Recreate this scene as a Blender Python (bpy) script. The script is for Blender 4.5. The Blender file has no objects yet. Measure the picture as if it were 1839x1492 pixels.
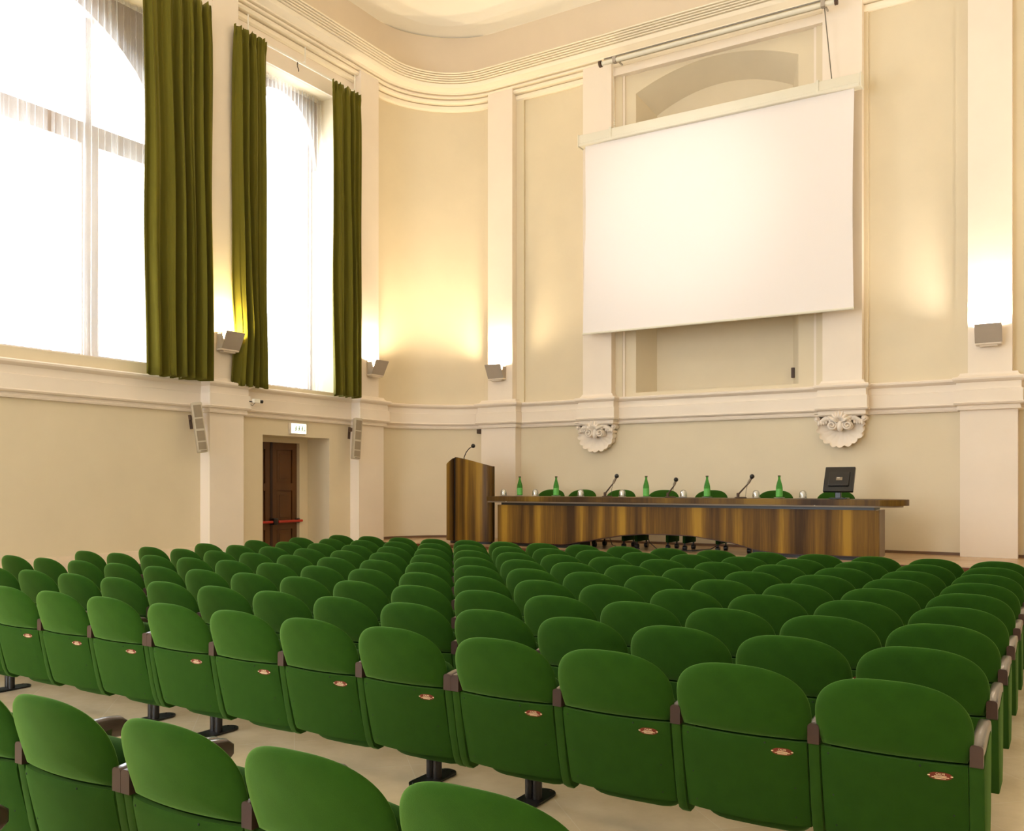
import bpy, bmesh, math, random
from mathutils import Vector, Matrix
random.seed(7)
PI = math.pi
scn = bpy.context.scene
C = scn.collection

# ------------------------------------------------------------------ materials
def srgb(r, g, b):
    def f(c):
        c /= 255.0
        return c / 12.92 if c <= .04045 else ((c + .055) / 1.055) ** 2.4
    return (f(r), f(g), f(b), 1)

def newmat(name):
    m = bpy.data.materials.new(name); m.use_nodes = True
    nt = m.node_tree; nt.nodes.clear()
    out = nt.nodes.new('ShaderNodeOutputMaterial')
    return m, nt, out

def coords(nt, scale=(1, 1, 1), kind='Object'):
    tc = nt.nodes.new('ShaderNodeTexCoord'); mp = nt.nodes.new('ShaderNodeMapping')
    mp.inputs['Scale'].default_value = scale
    nt.links.new(tc.outputs[kind], mp.inputs['Vector'])
    return mp.outputs['Vector']

def noise(nt, vec, scale, detail=3, rough=.55):
    n = nt.nodes.new('ShaderNodeTexNoise')
    n.inputs['Scale'].default_value = scale; n.inputs['Detail'].default_value = detail
    n.inputs['Roughness'].default_value = rough
    nt.links.new(vec, n.inputs['Vector'])
    return n.outputs['Fac']

def ramp(nt, fac, stops):
    r = nt.nodes.new('ShaderNodeValToRGB')
    el = r.color_ramp.elements
    el[0].position, el[0].color = stops[0]
    el[1].position, el[1].color = stops[-1]
    for p, c in stops[1:-1]:
        e = el.new(p); e.color = c
    nt.links.new(fac, r.inputs['Fac'])
    return r.outputs['Color']

def simple(name, col, rough=.6, var=.06, vscale=3.0, bump=0, bscale=60, spec=.5, metal=0, sheen=0, sheen_tint=None, coat=0, kind='Object', stretch=(1, 1, 1), bdist=.002):
    m, nt, out = newmat(name)
    p = nt.nodes.new('ShaderNodeBsdfPrincipled')
    v = coords(nt, stretch, kind)
    if var > 0:
        f = noise(nt, v, vscale, 4)
        a = tuple(max(0, c * (1 - var)) for c in col[:3]) + (1,)
        b = tuple(min(1, c * (1 + var)) for c in col[:3]) + (1,)
        nt.links.new(ramp(nt, f, [(.25, a), (.75, b)]), p.inputs['Base Color'])
    else:
        p.inputs['Base Color'].default_value = col
    p.inputs['Roughness'].default_value = rough
    p.inputs['Specular IOR Level'].default_value = spec
    p.inputs['Metallic'].default_value = metal
    if sheen:
        p.inputs['Sheen Weight'].default_value = sheen
        p.inputs['Sheen Roughness'].default_value = .42
        if sheen_tint: p.inputs['Sheen Tint'].default_value = sheen_tint
    if coat:
        p.inputs['Coat Weight'].default_value = coat; p.inputs['Coat Roughness'].default_value = .12
    if bump:
        f2 = noise(nt, v, bscale, 3)
        bp = nt.nodes.new('ShaderNodeBump'); bp.inputs['Strength'].default_value = bump; bp.inputs['Distance'].default_value = bdist
        nt.links.new(f2, bp.inputs['Height']); nt.links.new(bp.outputs['Normal'], p.inputs['Normal'])
    nt.links.new(p.outputs[0], out.inputs[0])
    return m

def emit(name, col, strength):
    m, nt, out = newmat(name)
    e = nt.nodes.new('ShaderNodeEmission'); e.inputs[0].default_value = col; e.inputs[1].default_value = strength
    nt.links.new(e.outputs[0], out.inputs[0]); return m

def walnut(name, rough=.28, dark=1.0, period=3.4):
    m, nt, out = newmat(name)
    p = nt.nodes.new('ShaderNodeBsdfPrincipled')
    v = coords(nt, (1, 1, .03), 'Object')
    n1 = noise(nt, v, period, 2, .4); n2 = noise(nt, v, 26, 4, .6); n3 = noise(nt, v, 130, 2, .5)
    a = nt.nodes.new('ShaderNodeMath'); a.operation = 'MULTIPLY_ADD'; a.inputs[1].default_value = .20; nt.links.new(n2, a.inputs[0])
    b = nt.nodes.new('ShaderNodeMath'); b.operation = 'MULTIPLY'; b.inputs[1].default_value = .74; nt.links.new(n1, b.inputs[0])
    nt.links.new(b.outputs[0], a.inputs[2])
    c = nt.nodes.new('ShaderNodeMath'); c.operation = 'MULTIPLY_ADD'; c.inputs[1].default_value = .07; nt.links.new(n3, c.inputs[0]); nt.links.new(a.outputs[0], c.inputs[2])
    d = dark
    col = ramp(nt, c.outputs[0], [(.40, (.05 * d, .022 * d, .004 * d, 1)), (.48, (.12 * d, .058 * d, .009 * d, 1)), (.55, (.21 * d, .108 * d, .013 * d, 1)), (.62, (.36 * d, .20 * d, .022 * d, 1))])
    nt.links.new(col, p.inputs['Base Color'])
    p.inputs['Roughness'].default_value = rough; p.inputs['Specular IOR Level'].default_value = .2
    nt.links.new(p.outputs[0], out.inputs[0]); return m

def sheer_mat():
    m, nt, out = newmat('sheer_fabric')
    v = coords(nt, (1, 1, .02), 'Object')
    f = noise(nt, v, 9, 4, .6)
    tr = nt.nodes.new('ShaderNodeBsdfTransparent'); tr.inputs[0].default_value = (1, 1, 1, 1)
    tl = nt.nodes.new('ShaderNodeBsdfTranslucent'); tl.inputs[0].default_value = (.86, .85, .83, 1)
    df = nt.nodes.new('ShaderNodeBsdfDiffuse'); df.inputs[0].default_value = (.86, .84, .80, 1)
    m1 = nt.nodes.new('ShaderNodeMixShader'); m1.inputs[0].default_value = .45
    nt.links.new(tl.outputs[0], m1.inputs[1]); nt.links.new(df.outputs[0], m1.inputs[2])
    m2 = nt.nodes.new('ShaderNodeMixShader')
    r = nt.nodes.new('ShaderNodeMapRange'); r.inputs['To Min'].default_value = .08; r.inputs['To Max'].default_value = .37
    r.inputs['From Min'].default_value = .3; r.inputs['From Max'].default_value = .7
    nt.links.new(f, r.inputs[0]); nt.links.new(r.outputs[0], m2.inputs[0])
    nt.links.new(tr.outputs[0], m2.inputs[1]); nt.links.new(m1.outputs[0], m2.inputs[2])
    nt.links.new(m2.outputs[0], out.inputs[0]); return m

def glass_mat(name, tint=(1, 1, 1, 1), gloss=.08):
    m, nt, out = newmat(name)
    tr = nt.nodes.new('ShaderNodeBsdfTransparent'); tr.inputs[0].default_value = tint
    gl = nt.nodes.new('ShaderNodeBsdfGlossy'); gl.inputs['Roughness'].default_value = .04
    lw = nt.nodes.new('ShaderNodeLayerWeight'); lw.inputs[0].default_value = .35
    mr = nt.nodes.new('ShaderNodeMapRange'); mr.inputs['To Min'].default_value = gloss; mr.inputs['To Max'].default_value = .85
    mx = nt.nodes.new('ShaderNodeMixShader')
    nt.links.new(lw.outputs['Facing'], mr.inputs[0]); nt.links.new(mr.outputs[0], mx.inputs[0])
    nt.links.new(tr.outputs[0], mx.inputs[1]); nt.links.new(gl.outputs[0], mx.inputs[2])
    nt.links.new(mx.outputs[0], out.inputs[0]); return m

def tile_mat():
    m, nt, out = newmat('marble_tiles')
    p = nt.nodes.new('ShaderNodeBsdfPrincipled')
    tc = nt.nodes.new('ShaderNodeTexCoord'); mp = nt.nodes.new('ShaderNodeMapping')
    mp.inputs['Rotation'].default_value = (0, 0, math.radians(45))
    nt.links.new(tc.outputs['Object'], mp.inputs['Vector'])
    br = nt.nodes.new('ShaderNodeTexBrick')
    br.offset = 0; br.inputs['Scale'].default_value = 1
    br.inputs['Brick Width'].default_value = .62; br.inputs['Row Height'].default_value = .62
    br.inputs['Mortar Size'].default_value = .0022; br.inputs['Mortar Smooth'].default_value = .2
    br.inputs['Color1'].default_value = srgb(232, 212, 180); br.inputs['Color2'].default_value = srgb(226, 206, 174)
    br.inputs['Mortar'].default_value = srgb(236, 222, 196)
    nt.links.new(mp.outputs[0], br.inputs['Vector'])
    f = noise(nt, mp.outputs[0], 3.5, 6, .65)
    mix = nt.nodes.new('ShaderNodeMix'); mix.data_type = 'RGBA'; mix.blend_type = 'MULTIPLY'; mix.inputs[0].default_value = .8
    c = ramp(nt, f, [(.3, (.78, .76, .72, 1)), (.7, (1, 1, 1, 1))])
    nt.links.new(br.outputs['Color'], mix.inputs[6]); nt.links.new(c, mix.inputs[7])
    nt.links.new(mix.outputs[2], p.inputs['Base Color'])
    p.inputs['Roughness'].default_value = .22
    nt.links.new(p.outputs[0], out.inputs[0]); return m

def wood_floor():
    m, nt, out = newmat('stage_boards')
    p = nt.nodes.new('ShaderNodeBsdfPrincipled')
    v = coords(nt, (.35, 6, 1), 'Object')
    f = noise(nt, v, 3, 5, .6)
    nt.links.new(ramp(nt, f, [(.3, srgb(176, 140, 100)), (.7, srgb(205, 172, 132))]), p.inputs['Base Color'])
    p.inputs['Roughness'].default_value = .24
    nt.links.new(p.outputs[0], out.inputs[0]); return m

M = {}
M['wall'] = simple('wall_plaster', srgb(222, 208, 180), .75, .035, 1.3, .15, 30, .3)
M['trim'] = simple('trim_plaster', srgb(237, 224, 208), .7, .03, 1.6, .12, 45, .3)
M['cornice'] = simple('cornice_plaster', srgb(242, 230, 208), .65, .02, 2, .05, 45, .3)
M['attic'] = simple('attic_plaster', srgb(222, 206, 184), .75, .03, 1.2, .05, 30, .3)  # toned below the ceiling white, its weaker light put into the colour
M['ceil'] = simple('ceiling_plaster', srgb(250, 243, 228), .8, .02, 1, 0, 30, .3)
M['tile'] = tile_mat()
M['boards'] = wood_floor()
M['nosing'] = simple('stage_nosing_wood', srgb(96, 52, 26), .35, .15, 8)
M['skirt'] = simple('skirting_paint', srgb(112, 82, 58), .5, .08, 4)
M['baseb'] = simple('marble_skirting', srgb(232, 214, 190), .35, .05, 4)
GR = srgb(66, 122, 38)
M['fab'] = simple('green_wool', srgb(37, 72, 15), .92, .10, 16, .5, 420, .08, sheen=.62, sheen_tint=srgb(168, 220, 120), bdist=.0012)
M['fab2'] = simple('green_wool_panel', srgb(38, 71, 18), .92, .08, 14, .5, 420, .1, sheen=.35, sheen_tint=srgb(130, 180, 85), bdist=.0012)
M['fabside'] = simple('green_side_cloth', srgb(40, 73, 18), .9, .08, 14, .4, 420, .15, sheen=.35, sheen_tint=srgb(140, 180, 90), bdist=.0012)
M['seatfab'] = simple('green_seat_cloth', srgb(34, 68, 18), .92, .1, 14, .4, 420, .15, sheen=.3, sheen_tint=srgb(130, 180, 85), bdist=.0012)
M['seam'] = simple('dark_seam', srgb(16, 36, 12), .8, 0)
M['arm'] = simple('dark_brown_lacquer', srgb(50, 34, 28), .3, .12, 12, spec=.8, coat=.35)
M['cap'] = simple('brown_plastic', srgb(66, 46, 38), .38, .05, 12, spec=.5)
M['black'] = simple('black_powdercoat', srgb(24, 19, 17), .35, .1, 12, spec=.5)
M['steel'] = simple('bolt_steel', srgb(150, 145, 138), .3, 0, metal=.9)
M['plate_red'] = simple('label_red', srgb(112, 32, 14), .4, .05, 30)
M['plate_txt'] = simple('label_print', srgb(246, 222, 186), .5, 0)
M['walnut'] = walnut('walnut_veneer', .5)
M['walnut2'] = walnut('walnut_veneer_lectern', .4, .85, 5)
M['topwood'] = walnut('polished_walnut_edge', .42, .62, 1.1)
M['darkwood'] = simple('dark_walnut_edge', srgb(58, 24, 14), .3, .2, 10)
M['metalside'] = simple('satin_metal', srgb(140, 124, 104), .5, .05, 5, metal=.3)
M['curtain'] = simple('olive_velvet', srgb(98, 92, 30), .9, .12, 5, .25, 160, .1, sheen=.8, sheen_tint=srgb(190, 180, 120), stretch=(1, 1, .15))
M['sheer'] = sheer_mat()
M['glass'] = glass_mat('window_glass')
M['tumbler'] = glass_mat('clear_glass', (.97, .97, .96, 1), .18)
M['bottle'] = None
M['screen'] = simple('screen_cloth', srgb(238, 230, 226), .85, 0, spec=.2)
M['casing'] = simple('screen_casing_paint', srgb(224, 218, 200), .45, .02, 3)
M['white'] = simple('white_paint', srgb(236, 230, 216), .5, .02, 5)
M['grey'] = simple('fixture_grey', srgb(168, 156, 142), .55, .03, 8)
M['fixwhite'] = simple('fixture_offwhite', srgb(222, 208, 190), .5, .03, 8)
M['doorwood'] = simple('door_oak', srgb(92, 56, 20), .5, .35, 4, .15, 60, stretch=(1, 1, .12))
M['doordark'] = simple('door_dark_gap', srgb(44, 22, 12), .5, .1, 6)
M['red'] = simple('red_push_bar', srgb(176, 44, 26), .35, .05, 8)
M['spk'] = simple('speaker_grille', srgb(184, 170, 146), .6, .05, 20)
M['spkhole'] = simple('speaker_holes', srgb(138, 122, 98), .8, .05, 20)
M['monitor'] = simple('black_plastic', srgb(20, 16, 14), .3, .1, 12)
M['porcelain'] = simple('white_porcelain', srgb(244, 238, 226), .25, 0)
M['paper'] = simple('paper_napkin', srgb(250, 246, 238), .8, 0)
M['bracketdark'] = simple('dark_brown_box', srgb(74, 52, 36), .6, .05, 10)
M['winframe'] = simple('window_frame_paint', srgb(168, 150, 138), .5, .04, 5)  # darkened so the backlit shade of the bars sits in the colour
M['chain'] = simple('cord_metal', srgb(120, 112, 98), .4, 0, metal=.7)
M['cable'] = simple('black_cable', srgb(20, 18, 16), .5, 0)
def bottle_mat():
    m, nt, out = newmat('green_bottle_glass')
    p = nt.nodes.new('ShaderNodeBsdfPrincipled'); p.inputs['Base Color'].default_value = srgb(58, 150, 54)
    p.inputs['Roughness'].default_value = .06; p.inputs['Transmission Weight'].default_value = .75; p.inputs['IOR'].default_value = 1.3
    tr = nt.nodes.new('ShaderNodeBsdfTransparent'); tr.inputs[0].default_value = (.45, .85, .42, 1)
    mx = nt.nodes.new('ShaderNodeMixShader'); mx.inputs[0].default_value = .55
    nt.links.new(tr.outputs[0], mx.inputs[1]); nt.links.new(p.outputs[0], mx.inputs[2]); nt.links.new(mx.outputs[0], out.inputs[0]); return m
M['bottle'] = bottle_mat()
M['bottle_label'] = simple('green_bottle_label', srgb(96, 176, 78), .5, .08, 40)
M['lamp_warm'] = emit('lamp_warm', (1, .82, .5, 1), 30)
M['sign'] = emit('sign_glow', (1, 1, .72, 1), 1.6)
M['signgreen'] = simple('sign_print', srgb(96, 128, 40), .6, 0)

# ------------------------------------------------------------------ mesh kit
class MB:
    def __init__(s): s.v = []; s.f = []; s.m = []; s.mi = 0
    def mat(s, i): s.mi = i; return s
    def add(s, vs, fs):
        o = len(s.v); s.v += [tuple(p) for p in vs]
        s.f += [tuple(i + o for i in f) for f in fs]; s.m += [s.mi] * len(fs); return s
    def box(s, a, b):
        x0, y0, z0 = (min(a[i], b[i]) for i in range(3)); x1, y1, z1 = (max(a[i], b[i]) for i in range(3))
        return s.add([(x0, y0, z0), (x1, y0, z0), (x1, y1, z0), (x0, y1, z0), (x0, y0, z1), (x1, y0, z1), (x1, y1, z1), (x0, y1, z1)],
                     [(0, 3, 2, 1), (4, 5, 6, 7), (0, 1, 5, 4), (1, 2, 6, 5), (2, 3, 7, 6), (3, 0, 4, 7)])
    def bbox(s, a, b, r=.01, seg=2):
        bm = bmesh.new(); bmesh.ops.create_cube(bm, size=1)
        for v in bm.verts:
            v.co = Vector([(a[i] + b[i]) / 2 + v.co[i] * abs(b[i] - a[i]) for i in range(3)])
        bmesh.ops.bevel(bm, geom=bm.edges[:], offset=r, segments=seg, affect='EDGES', profile=.5)
        bm.verts.index_update()
        s.add([v.co[:] for v in bm.verts], [[v.index for v in f.verts] for f in bm.faces]); bm.free(); return s
    def prism(s, poly, f0, f1):
        """poly: list of 2D points; f0/f1 map (a,b)->3D for the two ends"""
        n = len(poly); vs = [f0(*p) for p in poly] + [f1(*p) for p in poly]
        fs = [(i, (i + 1) % n, n + (i + 1) % n, n + i) for i in range(n)]
        fs += [tuple(range(n - 1, -1, -1)), tuple(range(n, 2 * n))]
        return s.add(vs, fs)
    def tube(s, path, r, n=10, cap=True):
        path = [Vector(p) for p in path]; rs = r if isinstance(r, (list, tuple)) else [r] * len(path)
        rings = []; up = None
        for i, p in enumerate(path):
            d = (path[min(i + 1, len(path) - 1)] - path[max(i - 1, 0)]).normalized()
            if up is None: up = Vector((0, 0, 1)) if abs(d.z) < .9 else Vector((1, 0, 0))
            a = d.cross(up).normalized(); b = a.cross(d).normalized(); up = b
            rings.append([p + (a * math.cos(t) + b * math.sin(t)) * rs[i] for t in [2 * PI * k / n for k in range(n)]])
        vs = [q for rr in rings for q in rr]; fs = []
        for i in range(len(path) - 1):
            for k in range(n): fs.append((i * n + k, i * n + (k + 1) % n, (i + 1) * n + (k + 1) % n, (i + 1) * n + k))
        if cap: fs += [tuple(range(n - 1, -1, -1)), tuple(range((len(path) - 1) * n, len(path) * n))]
        return s.add(vs, fs)
    def lathe(s, prof, c=(0, 0, 0), n=20):
        vs = []; fs = []
        for (r, z) in prof:
            for k in range(n):
                t = 2 * PI * k / n; vs.append((c[0] + r * math.cos(t), c[1] + r * math.sin(t), c[2] + z))
        for i in range(len(prof) - 1):
            for k in range(n): fs.append((i * n + k, i * n + (k + 1) % n, (i + 1) * n + (k + 1) % n, (i + 1) * n + k))
        return s.add(vs, fs)
    def ball(s, c, r, n=12, m=8, sc=(1, 1, 1)):
        vs = []; fs = []
        for i in range(m + 1):
            ph = PI * i / m
            for k in range(n):
                t = 2 * PI * k / n
                vs.append((c[0] + sc[0] * r * math.sin(ph) * math.cos(t), c[1] + sc[1] * r * math.sin(ph) * math.sin(t), c[2] + sc[2] * r * math.cos(ph)))
        for i in range(m):
            for k in range(n): fs.append((i * n + k, (i + 1) * n + k, (i + 1) * n + (k + 1) % n, i * n + (k + 1) % n))
        return s.add(vs, fs)
    def grid(s, fn, nu, nv, closed_u=False):
        vs = [fn(i / nu, j / nv) for j in range(nv + 1) for i in range(nu + (0 if closed_u else 1))]
        w = nu if closed_u else nu + 1; fs = []
        for j in range(nv):
            for i in range(nu):
                i2 = (i + 1) % w if closed_u else i + 1
                fs.append((j * w + i, j * w + i2, (j + 1) * w + i2, (j + 1) * w + i))
        return s.add(vs, fs)
    def xform(s, mat):
        s.v = [tuple(mat @ Vector(p)) for p in s.v]; return s
    def mesh(s, name, mats, smooth=35, weld=False, recalc=True):
        me = bpy.data.meshes.new(name); me.from_pydata(s.v, [], s.f)
        for m in (mats if isinstance(mats, (list, tuple)) else [mats]): me.materials.append(m)
        for p, i in zip(me.polygons, s.m): p.material_index = i
        bm = bmesh.new(); bm.from_mesh(me)
        if weld: bmesh.ops.remove_doubles(bm, verts=bm.verts, dist=1e-5)
        if recalc: bmesh.ops.recalc_face_normals(bm, faces=bm.faces)
        bm.to_mesh(me); bm.free()
        if smooth:
            me.shade_smooth(); me.set_sharp_from_angle(angle=math.radians(smooth))
        me.update(); return me
    def build(s, name, mats, parent=None, smooth=35, weld=False, loc=None, recalc=True):
        return link(name, s.mesh(name, mats, smooth, weld, recalc), parent, loc)

def link(name, me, parent=None, loc=None):
    o = bpy.data.objects.new(name, me); C.objects.link(o)
    if parent: o.parent = parent
    if loc is not None: o.location = loc
    return o
def tag(o, label=None, cat=None, group=None, kind=None):
    if label: o['label'] = label
    if cat: o['category'] = cat
    if group: o['group'] = group
    if kind: o['kind'] = kind
    return o
def thing(name, label, cat, loc=(0, 0, 0), rz=0, group=None):
    o = bpy.data.objects.new(name, None); C.objects.link(o); o.empty_display_size = .1
    o.location = loc; o.rotation_euler = (0, 0, rz)
    return tag(o, label, cat, group)
def struct(o): o['kind'] = 'structure'; return o
def dup(root, loc, rz=None, label=None, group=None, only=None):
    r = root.copy(); C.objects.link(r); r.location = loc
    if rz is not None: r.rotation_euler = (0, 0, rz)
    if label: r['label'] = label
    if group: r['group'] = group
    for ch in list(root.children):
        if only and not only(ch): continue
        c = ch.copy(); C.objects.link(c); c.parent = r
        for g in ch.children:
            d = g.copy(); C.objects.link(d); d.parent = c
    return r
def textmesh(body, size, depth=.0004, align='CENTER'):
    cu = bpy.data.curves.new('t', 'FONT'); cu.body = body; cu.size = size; cu.extrude = depth; cu.align_x = align; cu.align_y = 'CENTER'
    o = bpy.data.objects.new('t', cu); C.objects.link(o)
    dg = bpy.context.evaluated_depsgraph_get(); me = bpy.data.meshes.new_from_object(o.evaluated_get(dg))
    bpy.data.objects.remove(o); return me
def add_mesh(mb, me, mat):
    mb.add([tuple(mat @ v.co) for v in me.vertices], [tuple(p.vertices) for p in me.polygons])

# ------------------------------------------------------------------ room outline
XL, XR, YF, YB = -10.55, .95, 14.10, -7.0     # inner wall faces
RAD = 1.6
ZST = .53                                      # stage floor height
ZC = 10.75
def outline(d, seg=18, back=True):
    """closed plan outline offset inwards by d, rounded at the two stage corners"""
    r = max(.12, RAD - d); pts = []
    cx, cy = XL + RAD, YF - RAD
    k = RAD - r - d
    cx2 = XL + d + r; cy2 = YF - d - r
    pts.append((XL + d, YB + d))
    for i in range(seg + 1):
        t = PI - PI / 2 * i / seg; pts.append((cx2 + r * math.cos(t), cy2 + r * math.sin(t)))
    cx3 = XR - d - r
    for i in range(seg + 1):
        t = PI / 2 - PI / 2 * i / seg; pts.append((cx3 + r * math.cos(t), cy2 + r * math.sin(t)))
    pts.append((XR - d, YB + d))
    return pts
def sweep(prof, seg=18):
    mb = MB(); n = None; vs = []
    for d, z in prof:
        p = outline(d, seg); n = len(p); vs += [(x, y, z) for x, y in p]
    fs = []
    for j in range(len(prof) - 1):
        for i in range(n): fs.append((j * n + i, j * n + (i + 1) % n, (j + 1) * n + (i + 1) % n, (j + 1) * n + i))
    return mb.add(vs, fs)
def open_sweep(prof, pts2):
    """sweep (offset, z) profile along a list of (point, inward normal)"""
    mb = MB(); n = len(pts2); vs = []
    for d, z in prof: vs += [(p[0] + q[0] * d, p[1] + q[1] * d, z) for p, q in pts2]
    fs = []
    for j in range(len(prof) - 1):
        for i in range(n - 1): fs.append((j * n + i, j * n + i + 1, (j + 1) * n + i + 1, (j + 1) * n + i))
    return mb.add(vs, fs)

TH = .75                                       # wall thickness
# --- left wall with window and door openings
W1 = (3.85, 8.30, 3.15, 8.06); W2 = (9.72, 11.46, 3.06, 8.06); D1 = (9.88, 11.36, 0.0, 2.293)
W0 = (-3.6, .8, 3.15, 8.06)
x0, x1 = XL - TH, XL
mb = MB()
yA, yZ = YB - TH, YF - RAD
ZT = 10.2
ycuts = [yA, W0[0], W0[1], W1[0], W1[1], W2[0], D1[0], D1[1], W2[1], yZ]
for a, b in zip(ycuts[:-1], ycuts[1:]):
    c = (a + b) / 2; holes = []
    for w in (W0, W1, W2, D1):
        if w[0] < c < w[1]: holes.append((w[2], w[3]))
    holes.sort(); z = -.3
    for h0, h1 in holes:
        if h0 > z: mb.box((x0, a, z), (x1, b, h0))
        z = h1
    mb.box((x0, a, z), (x1, b, ZT))
wl = struct(mb.build('wall_left', M['wall'], smooth=0))
# --- front wall: solid core with the splayed niche, plus the two curved corners
NX0, NX1, NZ0, NZS = -6.17, -3.478, 3.07, 8.12
mb = MB()
def nich_top(x):
    t = (x - (NX0 + NX1) / 2) / ((NX1 - NX0) / 2); return NZS + .30 * (1 - t * t)
fx0, fx1 = XL + RAD, XR - RAD
mb.box((fx0, YF, -.3), (NX0, YF + TH, ZT)); mb.box((NX1, YF, -.3), (fx1, YF + TH, ZT))
mb.box((NX0, YF, -.3), (NX1, YF + TH, NZ0))
ns = 20; s_ = .192; YN = YF + .455
xs = [NX0 + (NX1 - NX0) * i / ns for i in range(ns + 1)]
xi = [NX0 + s_ + (NX1 - NX0 - 2 * s_) * i / ns for i in range(ns + 1)]
vs = []; fs = []
for a, b in zip(xs, xi):
    zt = nich_top(a); zb = zt - .26
    vs += [(a, YF, ZT), (a, YF, zt), (b, YN, zb), (b, YN, NZ0 + .05), (a, YF, NZ0), (a, YF + TH, ZT), (a, YF + TH, NZ0)]
for i in range(ns):
    o = i * 7; p = o + 7
    for k in (0, 1, 2, 3): fs.append((o + k, p + k, p + k + 1, o + k + 1))
    fs.append((o, o + 5, p + 5, p)); fs.append((o + 5, o + 6, p + 6, p + 5))
o = 0; fs.append((1, 2, 3, 4)); o = ns * 7; fs.append((o + 4, o + 3, o + 2, o + 1))
mb.add(vs, fs)
for sgn, cx in ((-1, fx0), (1, fx1)):
    cy = YF - RAD; seg = 24; poly = []
    for i in range(seg + 1):
        t = PI / 2 + (PI / 2) * i / seg; poly.append((cx - sgn * RAD * math.cos(t) * (1 if sgn > 0 else -1) * (1 if sgn > 0 else 1), cy + RAD * math.sin(t)))
    poly = [(cx + sgn * RAD * math.sin(PI / 2 * i / seg), cy + RAD * math.cos(PI / 2 * i / seg)) for i in range(seg + 1)]
    outp = [(cx + sgn * (RAD + TH), cy), (cx + sgn * (RAD + TH), YF + TH), (cx, YF + TH)]
    # strip faces: inner curve, outer faces
    vs = [(x, y, z) for z in (-.3, ZT) for x, y in poly]; n = len(poly)
    mb.add(vs, [(i, i + 1, n + i + 1, n + i) for i in range(n - 1)])
    mb.add([(x, y, z) for z in (-.3, ZT) for x, y in outp], [(0, 1, 4, 3), (1, 2, 5, 4)])
struct(mb.build('wall_front', M['wall'], smooth=40, recalc=False))
# --- right and back walls, with unseen windows added to let daylight in
mb = MB(); RW = [(-5.2, -2.6, 3.15, 8.0)]
cuts = [YB - TH] + [c for w in RW for c in w[:2]] + [yZ]
for a, b in zip(cuts[:-1], cuts[1:]):
    c = (a + b) / 2; h = [w for w in RW if w[0] < c < w[1]]
    if h: mb.box((XR, a, -.3), (XR + TH, b, h[0][2])); mb.box((XR, a, h[0][3]), (XR + TH, b, ZT))
    else: mb.box((XR, a, -.3), (XR + TH, b, ZT))
struct(mb.build('wall_right', M['wall'], smooth=0))
mb = MB(); BW = [(-9.4, -6.2, .12, 8.0), (-5.6, -3.4, .12, 2.7)]  # added openings, carried down near the floor to brighten the lower walls
cuts = [XL - .01] + [c for w in BW for c in w[:2]] + [XR + .01]
for a, b in zip(cuts[:-1], cuts[1:]):
    c = (a + b) / 2; h = [w for w in BW if w[0] < c < w[1]]
    if h: mb.box((a, YB - TH, -.3), (b, YB, h[0][2])); mb.box((a, YB - TH, h[0][3]), (b, YB, ZT))
    else: mb.box((a, YB - TH, -.3), (b, YB, ZT))
struct(mb.build('wall_back', M['wall'], smooth=0))

# --- floor: level by the camera, falling gently towards the stage
def fz(y): return 0 if y < 3.5 else -.0068 * (y - 3.5)
YS = 12.12
mb = MB(); ys = [YB, 3.5, YS]
mb.add([(XL, YB, 0), (XR, YB, 0), (XR, 3.5, 0), (XL, 3.5, 0), (XL, YS, fz(YS)), (XR, YS, fz(YS)),
        (XL, YB, -.3), (XR, YB, -.3), (XL, YS, -.3), (XR, YS, -.3)],
       [(0, 1, 2, 3), (3, 2, 5, 4), (6, 8, 9, 7)])
struct(mb.build('floor', M['tile'], smooth=0, recalc=False))
mb = MB()
pts = [(XL, YS), (XR, YS)] + [(XR - RAD + RAD * math.cos(PI / 2 * i / 16), YF - RAD + RAD * math.sin(PI / 2 * i / 16)) for i in range(17)] + \
      [(XL + RAD - RAD * math.sin(PI / 2 * i / 16), YF - RAD + RAD * math.cos(PI / 2 * i / 16)) for i in range(17)]
mb.prism(pts, lambda a, b: (a, b, -.29), lambda a, b: (a, b, ZST))
struct(mb.build('floor_stage', [M['boards']], smooth=0))
mb = MB().bbox((XL + .02, YS - .035, ZST - .05), (XR - .02, YS - .001, ZST + .004), .008)
struct(mb.build('trim_stage_nosing', M['nosing']))

# --- mouldings swept round the room
band = [(0, 2.545), (.05, 2.552), (.06, 2.575), (.045, 2.59), (.045, 2.612), (.09, 2.622), (.105, 2.64), (.10, 2.652), (.085, 2.656), (.085, 2.825),
        (.065, 2.832), (.065, 2.925), (.10, 2.94), (.125, 2.962), (.13, 2.985), (.115, 3.0), (.05, 3.008), (0, 3.012)]
struct(sweep(band).build('trim_1', M['trim'], smooth=30, recalc=True))
cor = [(0, 8.48), (.045, 8.475), (.075, 8.50), (.085, 8.53), (.085, 8.56), (.045, 8.562), (.045, 8.582), (.14, 8.586), (.165, 8.61), (.165, 8.64), (.12, 8.642), (.12, 8.662), (.205, 8.668), (.205, 8.70), (.16, 8.703), (.16, 8.725), (.23, 8.73), (.235, 8.755)]
cor += [(.25, 8.76), (.34, 8.80), (.365, 8.84), (.37, 8.86)]
for k_, (d_, z_) in enumerate(((.395, 8.862), (.415, 8.894), (.437, 8.926), (.459, 8.958), (.48, 8.990))):
    cor += [(d_ - .058, z_), (d_ - .058, z_ + .011), (d_, z_ + .011), (d_ + .004, z_ + .02), (d_, z_ + .031)]
cor += [(.06, 9.03), (0, 9.03)]
# lift the steps so that the visible edges read as separate lines
struct(sweep(cor, 28).build('trim_2', M['cornice'], smooth=25))
attic = [(-.02, 9.0), (0, 9.05), (.02, 9.5), (.03, 9.86)]
struct(sweep(attic, 28).build('wall_attic', M['attic'], smooth=40))
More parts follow.
